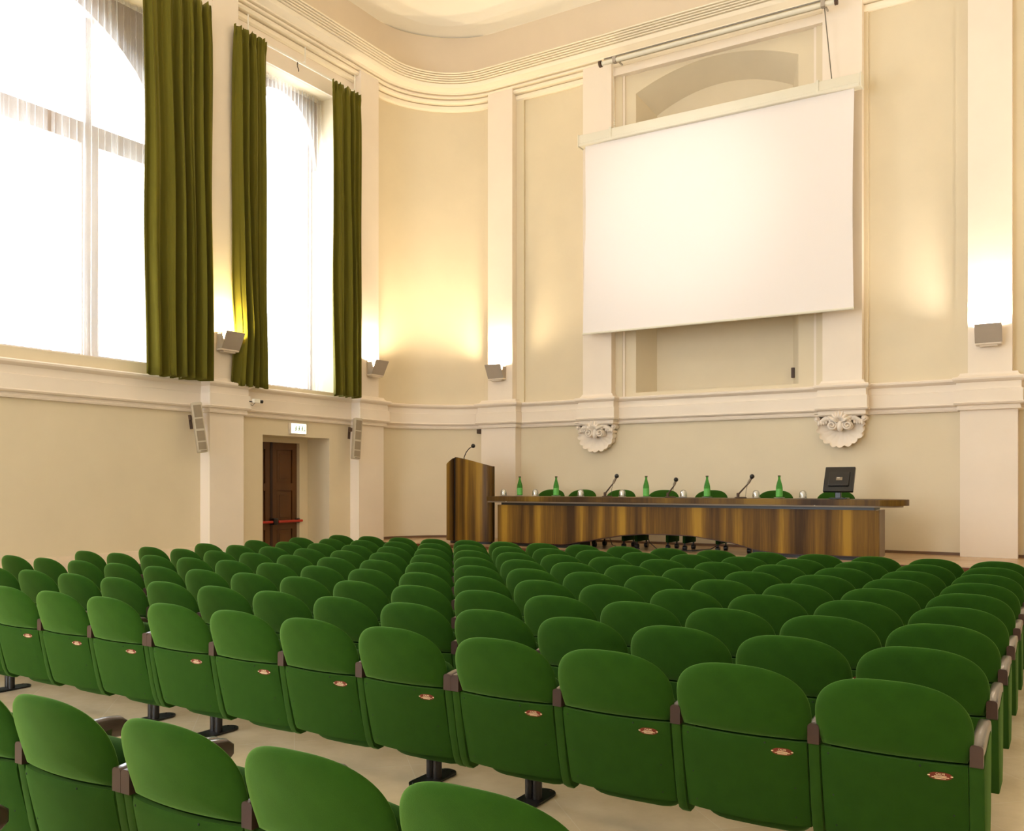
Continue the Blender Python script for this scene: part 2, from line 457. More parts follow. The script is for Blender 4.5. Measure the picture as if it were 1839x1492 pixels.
# --- ceiling: a flat rim, then a shallow vault
cei = [(.03, 9.86), (.05, 9.875), (.36, 9.95), (.38, 9.97), (.8, 10.25), (1.4, 10.5), (2.2, 10.68), (3.2, 10.78)]
mb = MB(); vs = []; n = None
for d, z in cei:
    r = max(.25, RAD - .25 - d * .9); p = []
    cx2, cy2, cx3 = XL + d + r, YF - d - r, XR - d - r
    p.append((XL + d, YB + d))
    p += [(cx2 + r * math.cos(PI - PI / 2 * i / 28), cy2 + r * math.sin(PI - PI / 2 * i / 28)) for i in range(29)]
    p += [(cx3 + r * math.cos(PI / 2 - PI / 2 * i / 28), cy2 + r * math.sin(PI / 2 - PI / 2 * i / 28)) for i in range(29)]
    p.append((XR - d, YB + d)); n = len(p); vs += [(x, y, z) for x, y in p]
fs = []
for j in range(len(cei) - 1):
    for i in range(n): fs.append((j * n + i, j * n + (i + 1) % n, (j + 1) * n + (i + 1) % n, (j + 1) * n + i))
fs.append(tuple((len(cei) - 1) * n + i for i in range(n)))
mb.add(vs, fs)
struct(mb.build('ceiling', M['ceil'], smooth=40))

# --- skirtings
def wallpath(seg=16):
    pts = []
    pts.append(((XL, YS), (1, 0)))
    for i in range(seg + 1):
        t = PI / 2 * i / seg; pts.append(((XL + RAD - RAD * math.cos(t), YF - RAD + RAD * math.sin(t)), (math.cos(t), -math.sin(t))))
    for i in range(seg + 1):
        t = PI / 2 * i / seg; pts.append(((XR - RAD + RAD * math.sin(t), YF - RAD + RAD * math.cos(t)), (-math.sin(t), -math.cos(t))))
    pts.append(((XR, YS), (-1, 0))); return pts
struct(open_sweep([(0, ZST + .04), (.018, ZST + .036), (.018, ZST)], wallpath()).build('baseboard_front', M['skirt'], smooth=30))
mb = MB().box((XL, YB, 0), (XL + .03, 3.5, .64)); 
mb.prism([(3.5, -.01), (8.73, -.05), (8.73, .64), (3.5, .64)], lambda a, b: (XL, a, b), lambda a, b: (XL + .03, a, b))
struct(mb.build('baseboard_left', M['baseb'], smooth=0))

# --- pilasters (plaster pilasters with wider lower shafts, break-forward band blocks)
trimn = [3]
def band_block(mb, side, a, b, depth, z_off=0):
    """the band moulding breaking forward over a pilaster between a..b"""
    e = .055
    pr = [(2.545, .0), (2.552, .045), (2.575, .05), (2.59, .04), (2.612, .04), (2.622, .085), (2.645, .10), (2.656, .08), (2.825, .08), (2.832, .055), (2.925, .055), (2.94, .085), (2.962, .11), (2.985, .115), (3.0, .10), (3.01, .04), (3.03, .012), (3.06, 0)]
    rings = []
    for z, d in pr:
        o = depth + d; w0, w1 = a - d * .8, b + d * .8
        if side == 'F': rings.append([(w0, YF, z), (w0, YF - o, z), (w1, YF - o, z), (w1, YF, z)])
        else: rings.append([(XL, w0, z), (XL + o, w0, z), (XL + o, w1, z), (XL, w1, z)])
    vs = [q for r in rings for q in r]; fs = []
    for j in range(len(rings) - 1):
        for i in range(3): fs.append((j * 4 + i, j * 4 + i + 1, j * 4 + 5 + i, j * 4 + 4 + i))
    fs.append((3, 2, 1, 0)); k = (len(rings) - 1) * 4; fs.append((k, k + 1, k + 2, k + 3))
    mb.add(vs, fs)
def pilaster(side, lo, up, depth, z0, full=True, back=None):
    mb = MB()
    def bx(a, b, za, zb, dd):
        if side == 'F': mb.box((a, YF + .01, za), (b, YF - dd, zb))
        else: mb.box((XL - .01, a, za), (XL + dd, b, zb))
    if full: bx(lo[0], lo[1], z0, 2.56, depth)
    bx(up[0], up[1], 3.0, 8.70, depth)
    band_block(mb, side, lo[0] if full else up[0] - .02, lo[1] if full else up[1] + .02, depth)
    if back: mb.mat(1); bx(back[0], back[1], 3.0, 8.60, .05)
    o = struct(mb.build('trim_%d' % trimn[0], [M['trim'], M['wall']], smooth=0)); trimn[0] += 1; return o
pilaster('F', (-9.165, -8.43), (-9.02, -8.495), .2, ZST, True, (-9.2, -8.34))
pilaster('F', None, (-7.07, -6.532), .2, 0, False, (-7.2, -6.40))
pilaster('F', None, (-3.077, -2.518), .2, 0, False, (-3.2, -2.46))
pilaster('F', (-1.233, -.533), (-1.136, -.599), .2, ZST, True, (-1.3, -.43))
pilaster('L', (8.70, 9.32), (8.74, 9.22), .2, -.04)
pilaster('L', (11.88, 12.54), (11.93, 12.40), .2, -.06)
pilaster('L', (1.6, 2.2), (1.64, 2.16), .2, 0)
# beam across the top of the niche bay and panel lining
mb = MB().box((-6.532, YF + .01, 8.45), (-3.077, YF - .12, 8.72))
mb.box((-6.44, YF + .01, 3.0), (-6.36, YF - .03, 8.45)); mb.box((-3.24, YF + .01, 3.0), (-3.14, YF - .03, 8.45))
struct(mb.build('trim_%d' % trimn[0], M['trim'], smooth=0)); trimn[0] += 1
# plaster fascia between the left pilasters under the cornice
mb = MB().box((XL - .01, 9.22, 8.06), (XL + .03, 11.93, 8.5)); mb.box((XL - .01, 2.16, 8.06), (XL + .03, 8.74, 8.5))
struct(mb.build('trim_%d' % trimn[0], M['trim'], smooth=0)); trimn[0] += 1

# ------------------------------------------------------------------ windows
def window(idx, w, cols, arch_r=None, spring=None, transom=None, side='L'):
    root = bpy.data.objects.new('window_%d' % idx, None); C.objects.link(root); root['kind'] = 'structure'
    ya, yb, za, zb = w
    def P(u, v, d):
        # u along wall, v up, d outwards from inner face
        if side == 'L': return (XL - d, u, v)
        if side == 'R': return (XR + d, u, v)
        return (u, YB - d, v)
    def bx(mb, u0, u1, v0, v1, d0, d1): mb.box(P(u0, v0, d0), P(u1, v1, d1))
    mb = MB(); d0, d1 = .50, .58
    bx(mb, ya, ya + .09, za, zb, d0, d1); bx(mb, yb - .09, yb, za, zb, d0, d1); bx(mb, ya, yb, za, za + .10, d0, d1)
    for c, wd in cols: bx(mb, c - wd / 2, c + wd / 2, za, (transom[0] if transom else zb - .1), d0 - .03, d1)
    for c, wd in cols: bx(mb, c - .05, c + .05, za, zb - .1, d0, d1)
    if transom: bx(mb, ya, yb, transom[0], transom[1], d0 - .03, d1)
    mb.build('window_frame', M['winframe'], root, smooth=0)
    if arch_r:
        # masonry spandrel that turns the opening into an arch
        mb = MB(); cy = (ya + yb) / 2; n = 24; vs = []; fs = []
        for i in range(n + 1):
            u = cy - arch_r + 2 * arch_r * i / n
            z = spring + math.sqrt(max(0, arch_r ** 2 - (u - cy) ** 2)) * (zb - .1 - spring) / arch_r
            for d in (.38, .72): vs += [P(u, z, d), P(u, zb, d)]
        for i in range(n):
            o = i * 4; fs += [(o, o + 1, o + 5, o + 4), (o + 2, o + 6, o + 7, o + 3), (o, o + 4, o + 6, o + 2)]
        mb.add(vs, fs)
        mb.build('arch', M['winframe'], root, smooth=0)
    mb = MB(); bx(mb, ya + .05, yb - .05, za + .05, zb - .02, .53, .54)
    mb.build('pane', M['glass'], root, smooth=0)
    mb = MB(); bx(mb, ya, yb, za - .001, za + .012, .0, .5)
    mb.build('window_sill', M['trim'], root, smooth=0)
    return root
window(1, W1, [(4.85, .25), (7.30, .25)], 2.225, 6.3, (6.02, 6.30))
window(2, W2, [], .87, 6.9)
window(3, W0, [(-2.6, .17), (-.2, .17)], 2.2, 6.3, (6.02, 6.30))
for i, w in enumerate(RW): window(4 + i, w, [((w[0] + w[1]) / 2, .1)], side='R')
for i, w in enumerate(BW): window(5 + i, w, [((w[0] + w[1]) / 2, .1)], side='B')  # unseen back openings added to light seat backs and lower walls

# ------------------------------------------------------------------ door (double leaf, push bar)
root = bpy.data.objects.new('door_1', None); C.objects.link(root); root['kind'] = 'structure'
XD = XL - .50
mb = MB()
mb.box((XD, 11.17, -.05), (XD - .2, 11.36, 2.293)); mb.box((XD, 9.88, -.05), (XD - .2, 10.02, 2.293)); mb.box((XD, 10.02, 2.215), (XD - .2, 11.17, 2.293))
mb.build('door_frame', M['wall'], root, smooth=0)
def leaf(y0, y1):
    mb = MB(); mb.box((XD - .09, y0, -.05), (XD - .13, y1, 2.215))
    st = .10
    rails = [-.05, .12, .78, .90, 1.42, 1.54, 2.10, 2.215]
    mb.box((XD - .06, y0, -.05), (XD - .09, y0 + st, 2.215)); mb.box((XD - .06, y1 - st, -.05), (XD - .09, y1, 2.215))
    for a, b in zip(rails[0::2], rails[1::2]): mb.box((XD - .06, y0 + st, a), (XD - .09, y1 - st, b))
    for a, b in ((.12, .78), (.90, 1.42), (1.54, 2.10)):
        mb.box((XD - .075, y0 + st + .02, a + .02), (XD - .09, y1 - st - .02, b - .02))
        mb.bbox((XD - .066, y0 + st + .07, a + .07), (XD - .085, y1 - st - .07, b - .07), .007, 1)
    return mb.build('door_leaf', M['doorwood'], root, smooth=30)
leaf(10.61, 11.165); leaf(10.03, 10.56)
MB().box((XD - .05, 10.56, -.05), (XD - .12, 10.61, 2.215)).build('meeting_stile', M['doordark'], root, smooth=0)
MB().box((XD - .7, 9.0, -.1), (XD - .72, 12, 2.5)).build('door_backing', M['doordark'], root, smooth=0)
mb = MB().tube([(XD + .03, 10.06, .91), (XD + .03, 10.53, .91)], .022, 10).tube([(XD + .03, 10.66, .91), (XD + .03, 11.2, .91)], .022, 10)
mb.build('push_bar', M['red'], root)
mb = MB().bbox((XD + .06, 10.54, .86), (XD - .06, 10.64, .97), .015).bbox((XD + .02, 11.12, .88), (XD - .06, 11.17, .95), .01)
mb.build('lock_box', M['black'], root)

# ------------------------------------------------------------------ curtains and sheers
def curtain(name, y0, y1, z0, z1, nf, label, x=-10.22, amp=.07, seed=1, skew=0, pinch=False):
    rnd = random.Random(seed); ph = [rnd.uniform(0, 6.28) for _ in range(4)]; jit = [rnd.uniform(.7, 1.3) for _ in range(40)]
    def fn(u, v):
        y = y0 + (y1 - y0) * u
        y += skew * (1 - v) * (1 - u) + .012 * math.sin(9 * v + ph[0] + 5 * u)
        hd = max(0, (v - .965) / .035)
        if pinch: y += .055 * math.exp(-((z0 + (z1 - z0) * v - 3.7) / .5) ** 2) * (1 - u)
        a = amp * (1 - .5 * v) * (1 + .35 * math.sin(5.3 * u + ph[3]))
        w = 2 * PI * nf * (u + .035 * math.sin(7 * u + ph[0])) + .5 * math.sin(2.2 * v + ph[1]) + ph[2]
        f = math.sin(w); f = (abs(f) ** .6) * (1 if f > 0 else -1)
        xx = x + a * f + .30 * a * math.sin(2.37 * w + ph[3] + 1.5 * v) + .1 * a * math.sin(5.1 * w + 4 * v)
        xx = xx + (x - xx) * .45 * max(0, (v - .9) / .1)
        if hd > 0: xx += .015 * math.sin(2 * PI * nf * 3.1 * u); y += .008 * math.sin(2 * PI * nf * 2.3 * u)
        z = z0 + (z1 - z0) * v + (0 if v < 1 else .02 * math.sin(2 * PI * nf * 2 * u)) + (.012 * math.sin(2 * PI * nf * u + 1) if v == 0 else 0)
        return (xx, y, z)
    t = thing(name, label, 'curtain', (0, 0, 0))
    mb = MB().grid(fn, nf * 24, 46); o = mb.build('drape', M['curtain'], t, smooth=80, recalc=False)
    s = o.modifiers.new('s', 'SOLIDIFY'); s.thickness = .008
    return t
curtain('green_curtain', 7.52, 8.60, 2.975, 8.24, 6, 'wide olive green velvet curtain beside the big window, biggest of the drapes', amp=.10, seed=3, skew=.08)
curtain('green_curtain', 9.06, 9.69, 2.965, 8.20, 4, 'olive green velvet curtain drawn against the pilaster between the two windows', seed=5, x=-10.25, amp=.07, pinch=True)
curtain('green_curtain', 11.08, 11.74, 2.99, 8.15, 4, 'narrow olive green velvet curtain on the stage side of the tall narrow window', seed=8, amp=.075)
def sheer(y0, y1, z0, z1, nf, label, x, seed):
    rnd = random.Random(seed); ph = [rnd.uniform(0, 6.28) for _ in range(5)]
    def fn(u, v):
        y = y0 + (y1 - y0) * u
        a = .022 * (1 + .5 * math.sin(7 * u + ph[0]))
        xx = x + a * math.sin(2 * PI * nf * u + ph[1] + .6 * math.sin(2.2 * v + 9 * u)) + .012 * math.sin(2 * PI * nf * 2.7 * u + ph[2])
        return (xx, y, z0 + (z1 - z0) * v)
    t = thing('sheer_curtain', label, 'curtain', (0, 0, 0))
    MB().grid(fn, nf * 10, 10).build('voile', M['sheer'], t, smooth=80, recalc=False)
    # gathered heading tape
    def fh(u, v): 
        p = fn(u, 1); return (p[0] + .006 * math.sin(2 * PI * nf * 3 * u), p[1], z1 - .05 + .08 * v + (.008 * math.sin(2 * PI * nf * 4 * u) if v > .9 else 0))
    MB().grid(fh, nf * 16, 2).build('heading_tape', M['sheer'], t, smooth=80, recalc=False)
XS = XL - .25
sheer(6.62, 8.28, 3.17, 8.04, 17, 'white sheer curtain in the big window, half beside the green drape', XS, 2)
sheer(3.88, 6.58, 3.17, 8.04, 26, 'white sheer curtain in the big window, half farther from the green drape', XS, 4)
sheer(9.74, 11.44, 3.08, 8.02, 20, 'white sheer curtain filling the tall narrow window', XS, 6)
# curtain tracks
def track(y0, y1, label):
    t = thing('curtain_track', label, 'curtain rail')
    MB().bbox((-10.345, y0, 8.19), (-10.315, y1, 8.225), .005, 1).build('rail', M['white'], t)
    for y in [y0 + .15 + i * (y1 - y0 - .3) / 2 for i in range(3)]:
        MB().box((-10.335, y - .01, 8.21), (-10.325, y + .01, 8.50)).box((-10.54, y - .008, 8.26), (-10.33, y + .008, 8.275)).build('bracket', M['white'], t, smooth=0)
    return t
t = track(9.24, 11.90, 'white curtain rail above the tall narrow window')
MB().tube([(-10.33, 10.40, 8.19), (-10.33, 10.40, 8.12), (-10.315, 10.41, 8.07), (-10.33, 10.42, 8.05)], .008, 6).build('hook', M['bracketdark'], t)
track(3.9, 8.70, 'white curtain rail above the big window')

# ------------------------------------------------------------------ wall sconces
def sconce(loc, rz, label):
    # local: y = 0 at wall, room towards -y, x sideways
    t = thing('wall_sconce', label, 'wall lamp', loc, rz)
    MB().bbox((-.15, -.03, 0), (.15, 0, .26), .008, 1).build('back_plate', M['fixwhite'], t)
    mb = MB(); a = Vector((0, -.115, .03)); b = Vector((0, -.235, .27)); n = Vector((0, -.0107, -.0053))
    mb.add([(-.165, *a[1:]), (.165, *a[1:]), (.165, *b[1:]), (-.165, *b[1:]), (-.165, a.y + n.y, a.z + n.z), (.165, a.y + n.y, a.z + n.z), (.165, b.y + n.y, b.z + n.z), (-.165, b.y + n.y, b.z + n.z)],
           [(0, 1, 2, 3), (7, 6, 5, 4), (0, 4, 5, 1), (1, 5, 6, 2), (2, 6, 7, 3), (3, 7, 4, 0)])
    mb.build('front_shade', M['grey'], t, smooth=0)
    for x in (-.15, .142):
        MB().prism([(-.02, .02), (-.115, .03), (-.16, .13), (-.12, .24), (-.02, .24)], lambda p, q, x=x: (x, p, q), lambda p, q, x=x: (x + .008, p, q)).build('side_shade', M['grey'], t, smooth=0)
    MB().bbox((-.16, -.13, .0), (.16, -.01, .028), .008, 1).bbox((-.11, -.11, -.02), (.11, -.03, .002), .005, 1).build('tray', M['fixwhite'], t)
    MB().tube([(-.12, -.075, .10), (.12, -.075, .10)], .018, 10).build('lamp_tube', M['lamp_warm'], t)
    return t
SC = [((XL + .2, 8.965, 3.44), PI / 2, 'slanted grey wall lamp between the two windows, lit upwards in yellow'),
      ((XL + .2, 12.22, 3.41), PI / 2, 'slanted grey wall lamp on the pilaster beside the narrow window, stage side'),
      ((-8.77, YF - .2, 3.41), 0, 'slanted grey wall lamp on the stage wall pilaster behind the lectern'),
      ((-.875, YF - .2, 3.42), 0, 'slanted grey wall lamp on the stage wall pilaster, away from the windows')]
SC += [((XL + .2, 1.9, 3.44), PI / 2, 'slanted grey wall lamp on the window wall pilaster behind the big window'),  # unseen lamps added to brighten the ceiling and hall
       ((XR, 5.2, 3.44), -PI / 2, 'slanted grey wall lamp on the wall opposite the big window'),
       ((XR, 11.6, 3.44), -PI / 2, 'slanted grey wall lamp on the wall opposite the brown door')]
for l, r, lab in SC: sconce(l, r, lab)

# ------------------------------------------------------------------ column speakers, camera, exit sign, small boxes
def speaker(loc, tilt, out, label, rz):
    t = thing('column_speaker', label, 'speaker', loc); t.rotation_euler = (tilt, out, rz)
    MB().bbox((-.06, -.07, -.35), (.05, .07, .35), .015, 2).build('enclosure', M['spk'], t)
    mb = MB()
    for z0, z1 in ((.14, .31), (-.02, .12), (-.19, -.05), (-.31, -.21)):
        mb.box((.048, -.052, z0), (.053, .052, z1))
    mb.build('grille', M['spkhole'], t, smooth=0)
    MB().box((.05, -.03, -.335), (.0525, .05, -.328)).build('badge', M['bracketdark'], t, smooth=0)
    MB().box((-.16, -.10, .12), (-.05, -.07, .18)).box((-.16, -.10, .0), (-.14, -.06, .2)).build('bracket', M['bracketdark'], t, smooth=0)
    return t
speaker((-10.28, 8.46, 2.32), math.radians(7), math.radians(-3), 'pale slim column speaker high on the wall below the big window', math.radians(-30))
speaker((-10.26, 11.72, 2.30), math.radians(-5), math.radians(-3), 'pale slim column speaker beside the brown door, under the narrow green curtain', math.radians(-25))
t = thing('security_camera', 'small white camera on a bracket just under the middle green curtain', 'camera', (-10.22, 9.40, 2.76))
MB().bbox((-.03, -.02, -.03), (.03, .10, .03), .006, 1).build('body', M['white'], t)
MB().tube([(0, .10, 0), (0, .16, 0)], [.022, .027], 12).build('lens', M['black'], t)
MB().tube([(-.1, -.06, 0), (-.03, -.03, -.01), (0, 0, -.02)], .008, 6).tube([(0, .02, -.03), (-.03, .0, -.07), (-.08, -.04, -.03)], .004, 6).build('bracket', M['black'], t)
t = thing('exit_sign', 'glowing white emergency exit sign with green figures above the brown door', 'sign', (XL + .01, 10.60, 2.42))
MB().bbox((-.02, -.185, -.095), (.04, .185, .095), .02, 2).build('housing', M['fixwhite'], t)
MB().bbox((.036, -.165, -.078), (.046, .165, .078), .004, 1).build('lit_panel', M['sign'], t)
mb = MB()
for y in (-.07, .0, .07):       # running figures seen side by side
    mb.ball((.049, y + .004, .03), .011, 8, 5, (.3, 1, 1))
    mb.prism([(y - .008, .018), (y + .012, .018), (y + .006, -.012), (y - .010, -.012)], lambda a, b: (.0475, a, b), lambda a, b: (.050, a, b))
    mb.prism([(y - .006, -.010), (y + .006, -.012), (y + .026, -.04), (y + .016, -.044)], lambda a, b: (.0475, a, b), lambda a, b: (.050, a, b))
    mb.prism([(y - .010, -.010), (y + .0, -.012), (y - .012, -.045), (y - .024, -.043)], lambda a, b: (.0475, a, b), lambda a, b: (.050, a, b))
    mb.prism([(y - .006, .014), (y - .024, -.002), (y - .018, -.006), (y - .002, .006)], lambda a, b: (.0475, a, b), lambda a, b: (.050, a, b))
mb.box((.0475, .118, -.045), (.050, .126, .035)); mb.prism([(.108, -.02), (.136, -.02), (.122, -.05)], lambda a, b: (.0475, a, b), lambda a, b: (.050, a, b))
mb.build('pictograms', M['signgreen'], t, smooth=0)
tag(MB().bbox((-9.20, YF - .17, 2.46), (-9.29, YF - .06, 2.54), .006, 1).build('sensor_box', M['bracketdark']), 'tiny dark brown box in the corner right under the wall band, above the lectern', 'sensor')
tag(MB().bbox((-3.615, YF + .30, 3.20), (-3.665, YF + .36, 3.36), .004, 1).build('wall_socket', M['bracketdark']), 'small brown socket plate on the side of the recess under the projection screen', 'socket')

# ------------------------------------------------------------------ shell brackets under the niche pilasters
def shell(loc, label):
    t = thing('shell_bracket', label, 'wall ornament', loc, 0, None)
    NL = 11
    def fan(u, v):
        th = PI * (-.10 + 1.20 * u)                # 0 = right, pi = left, sweeping below
        lob = abs(math.sin(NL * PI * u)); R = .255 * (1 + .10 * lob + .02 * math.sin(37 * u)) * (1 + .06 * math.sin(PI * u))
        fl = .30 + .05 * math.cos(2 * PI * NL * u)
        r = .04 + (R - .04) * v
        dep = .05 + .07 * v ** 1.5 + .022 * v * lob + (.03 * (v - .9) / .1 if v > .9 else 0)
        return (1.20 * r * math.cos(th), -dep, -.02 - r * math.sin(th) * 1.05)
    mb = MB().grid(fan, NL * 10, 12)
    def rim(u, v):
        a = fan(u, 1); return (a[0] * (1 - .03 * v), a[1] + (.02 - a[1]) * v, a[2] + .03 * v * (1 if a[2] < 0 else 0))
    mb.grid(rim, NL * 10, 3)
    mb.build('shell', M['trim'], t, smooth=50, recalc=False)
    for s in (-1, 1):
        path = []
        for i in range(46):
            a = i / 45; ang = a * 1.9 * 2 * PI; r = .072 * (1 - a * .80)
            path.append((s * (.108 + r * math.cos(ang + .9)), -.20 - .04 * a, .0 + r * math.sin(ang + .9)))
        MB().tube(path, [.017 * (1 - .3 * i / 45) for i in range(46)], 8).tube([(s * .108, -.08, .0), (s * .108, -.195, .0)], .07, 20).build('volute', M['trim'], t, smooth=60)
        mb = MB().tube([(s * .10, -.16, .10), (s * .20, -.17, .11), (s * .29, -.13, .05), (s * .33, -.12, .08)], [.03, .045, .035, .03], 8)
        for k in range(4): mb.ball((s * (.20 + .035 * k), -.16, .055 - .006 * k), .022, 8, 5, (1, 1, 1.7))
        mb.build('leaf_scroll', M['trim'], t, smooth=60)
        MB().tube([(s * .335, -.02, .10), (s * .335, -.16, .10)], .042, 12).ball((s * .335, -.165, .10), .03, 8, 5).build('end_roll', M['trim'], t, smooth=50)
    def leaf(u, v):
        th = PI * (.08 + .84 * u); lob = abs(math.sin(7 * PI * u))
        r = .02 + (.14 + .035 * lob) * v
        return (r * math.cos(th), -.19 - .08 * math.sin(PI * min(1, v * 1.1)) - .02 * lob * v, .03 + 1.2 * r * math.sin(th))
    MB().grid(leaf, 70, 8).build('acanthus_leaf', M['trim'], t, smooth=60, recalc=False)
    MB().ball((0, -.18, -.01), .05, 14, 10, (1.0, 1, 1.7)).build('boss', M['trim'], t, smooth=80)
    MB().bbox((-.37, -.24, .17), (.37, 0, .20), .008, 1).bbox((-.35, -.21, .135), (.35, 0, .17), .01, 1).build('abacus', M['trim'], t)
    return t
shell((-6.85, YF, 2.40), 'white plaster shell bracket under the pilaster closer to the lectern')
shell((-2.83, YF, 2.40), 'white plaster shell bracket above the computer monitor end of the table')

# ------------------------------------------------------------------ projection screen
YP = 13.62
t = thing('projection_screen', 'large white pull-down projection screen hanging over the arched recess', 'projection screen', (-4.74, YP, 4.05))
def cloth(u, v):
    x = -2.155 + 4.32 * u - (.02 if v < .5 else 0) * (1 - u) ; bow = .015 * math.sin(PI * v)
    if u < .02: x += bow * 1.3
    if u > .98: x -= bow * 1.3
    return (x, .02 - .05 * (1 - v) , 3.19 * v)
MB().grid(cloth, 60, 24).build('screen_cloth', M['screen'], t, smooth=80, recalc=False)
MB().tube([(-2.175, -.03, .0), (2.165, -.03, .0)], .018, 10).build('bottom_bar', M['casing'], t)
MB().bbox((-2.25, -.04, 3.17), (2.255, .14, 3.36), .02, 2).bbox((-2.245, -.055, 3.165), (2.25, -.03, 3.215), .01, 1).build('casing', M['casing'], t)
MB().bbox((-2.27, -.05, 3.16), (-2.245, .14, 3.37), .01, 1).bbox((2.25, -.05, 3.16), (2.275, .14, 3.37), .01, 1).build('end_cap', M['casing'], t)
mb = MB()
for x in (-1.66, 1.66): mb.box((x - .02, -.058, 3.19), (x + .02, .16, 3.375))
mb.build('strap', M['casing'], t, smooth=0)
mb = MB().tube([(-1.63, .05, 3.37), (-1.62, -.02, 4.42)], .0035, 6)
for z in (3.40, 3.44, 3.48, 3.52): mb.ball((-1.63, .05, z), .014, 6, 4)
mb.build('hanging_cord', M['casing'], t)
MB().tube([(1.85, .03, 3.37), (1.76, -.03, 4.42)], .008, 6).build('hanging_cord', M['chain'], t)
t = thing('ceiling_tube', 'long metal tube fixed under the cornice that carries the hanging screen', 'tube', (-4.69, YP - .06, 8.5))
MB().tube([(-1.85, 0, 0), (1.87, 0, 0)], .038, 14).build('roller_tube', M['casing'], t)
MB().tube([(-1.80, -.03, .05), (1.85, -.03, .05)], .012, 8).build('rod', M['chain'], t)
for x in (-1.88, 1.88): MB().tube([(x - .02, 0, 0), (x + .02, 0, 0)], .055, 14).build('end_cap', M['bracketdark'], t)
for x in (-1.62, 1.70): MB().box((x - .03, -.042, -.042), (x + .03, .042, .05)).box((x - .012, .0, .03), (x + .012, .30, .05)).build('clamp', M['grey'], t, smooth=0)

# ------------------------------------------------------------------ auditorium chairs
PITCH = .558
ZS = .55                                      # seam height
def bow(x): return -.034 * (1 - min(1, (x / .27) ** 2))
def lean_up(z): return -.085 * ((z - ZS) / .29) ** 1.2 if z > ZS else .085 * ((ZS - z) / .36) ** 1.2
def cushion_mesh():
    loop = []
    hw, hb = .272, .249
    # bottom edge left->right then round the top
    for i in range(15): loop.append((-hb + 2 * hb * i / 14, ZS + .004))
    for i in range(1, 5): loop.append((hb + (hw - hb) * math.sin(PI / 2 * i / 5), ZS + .004 + .10 * i / 5))
    n = 34; zc = .655
    for i in range(n + 1):
        a = PI * i / n; c, s = math.cos(a), math.sin(a)
        loop.append((hw * (abs(c) ** .78) * (1 if c >= 0 else -1), zc + (.843 - zc) * abs(s) ** .80))
    for i in range(4, 0, -1): loop.append((-hb - (hw - hb) * math.sin(PI / 2 * i / 5), ZS + .004 + .10 * i / 5))
    cx, cz = 0, .67; mb = MB(); N = len(loop)
    prof = [(0, .062), (.35, .061), (.6, .056), (.8, .046), (.9, .035), (.96, .022), (.99, .008), (1.0, 0)]
    rings = [(s, -d) for s, d in prof] + [(s, d * .95) for s, d in reversed(prof[:-1])]
    # y centre of the pad sits .03 forward of the rear face
    vs = []; fs = []
    for k, (s, dy) in enumerate(rings):
        if s == 0: vs.append((cx, .028 + dy * .55 + bow(cx) + lean_up(cz), cz)); continue
        for (x, z) in loop:
            px, pz = cx + (x - cx) * s, cz + (z - cz) * s
            vs.append((px, .028 + dy * .55 + bow(px) + lean_up(pz), pz))
    base = 1; R = len(rings) - 2
    for i in range(N): fs.append((0, base + (i + 1) % N, base + i))
    for r in range(R - 1):
        a = base + r * N; b = a + N
        for i in range(N): fs.append((a + i, a + (i + 1) % N, b + (i + 1) % N, b + i))
    last = base + R * N; a = base + (R - 1) * N
    for i in range(N): fs.append((last, a + i, a + (i + 1) % N))
    mb.add(vs, fs); return mb.mesh('back_cushion', M['fab'], smooth=70)
def panel_mesh():
    mb = MB(); hw = .252; zb = .195
    def f(u, v, off=0):
        x = -hw + 2 * hw * u; z = zb + (ZS - .003 - zb) * v
        e = .006 * ((abs(2 * u - 1)) ** 24 + (abs(2 * v - 1)) ** 24)
        return (x, bow(x) + lean_up(z) + e + off, z)
    mb.grid(lambda u, v: f(u, v), 16, 16)
    mb.grid(lambda u, v: f(u, v, .022), 16, 16)
    for (a, b) in (((0, 0), (1, 0)), ((1, 0), (1, 1)), ((1, 1), (0, 1)), ((0, 1), (0, 0))):
        mb.grid(lambda u, v, a=a, b=b: f(a[0] + (b[0] - a[0]) * u, a[1] + (b[1] - a[1]) * u, .022 * v), 16, 1)
    mb.mat(1)
    for x, z in ((-.222, .525), (.10, .535), (-.21, .36), (.205, .36), (-.205, .235), (.2, .235)):
        mb.ball((x, bow(x) + lean_up(z) + .001, z), .0042, 8, 4, (1, .5, 1))
    return mb.mesh('back_panel', [M['fab2'], M['seam']], smooth=50, weld=True)
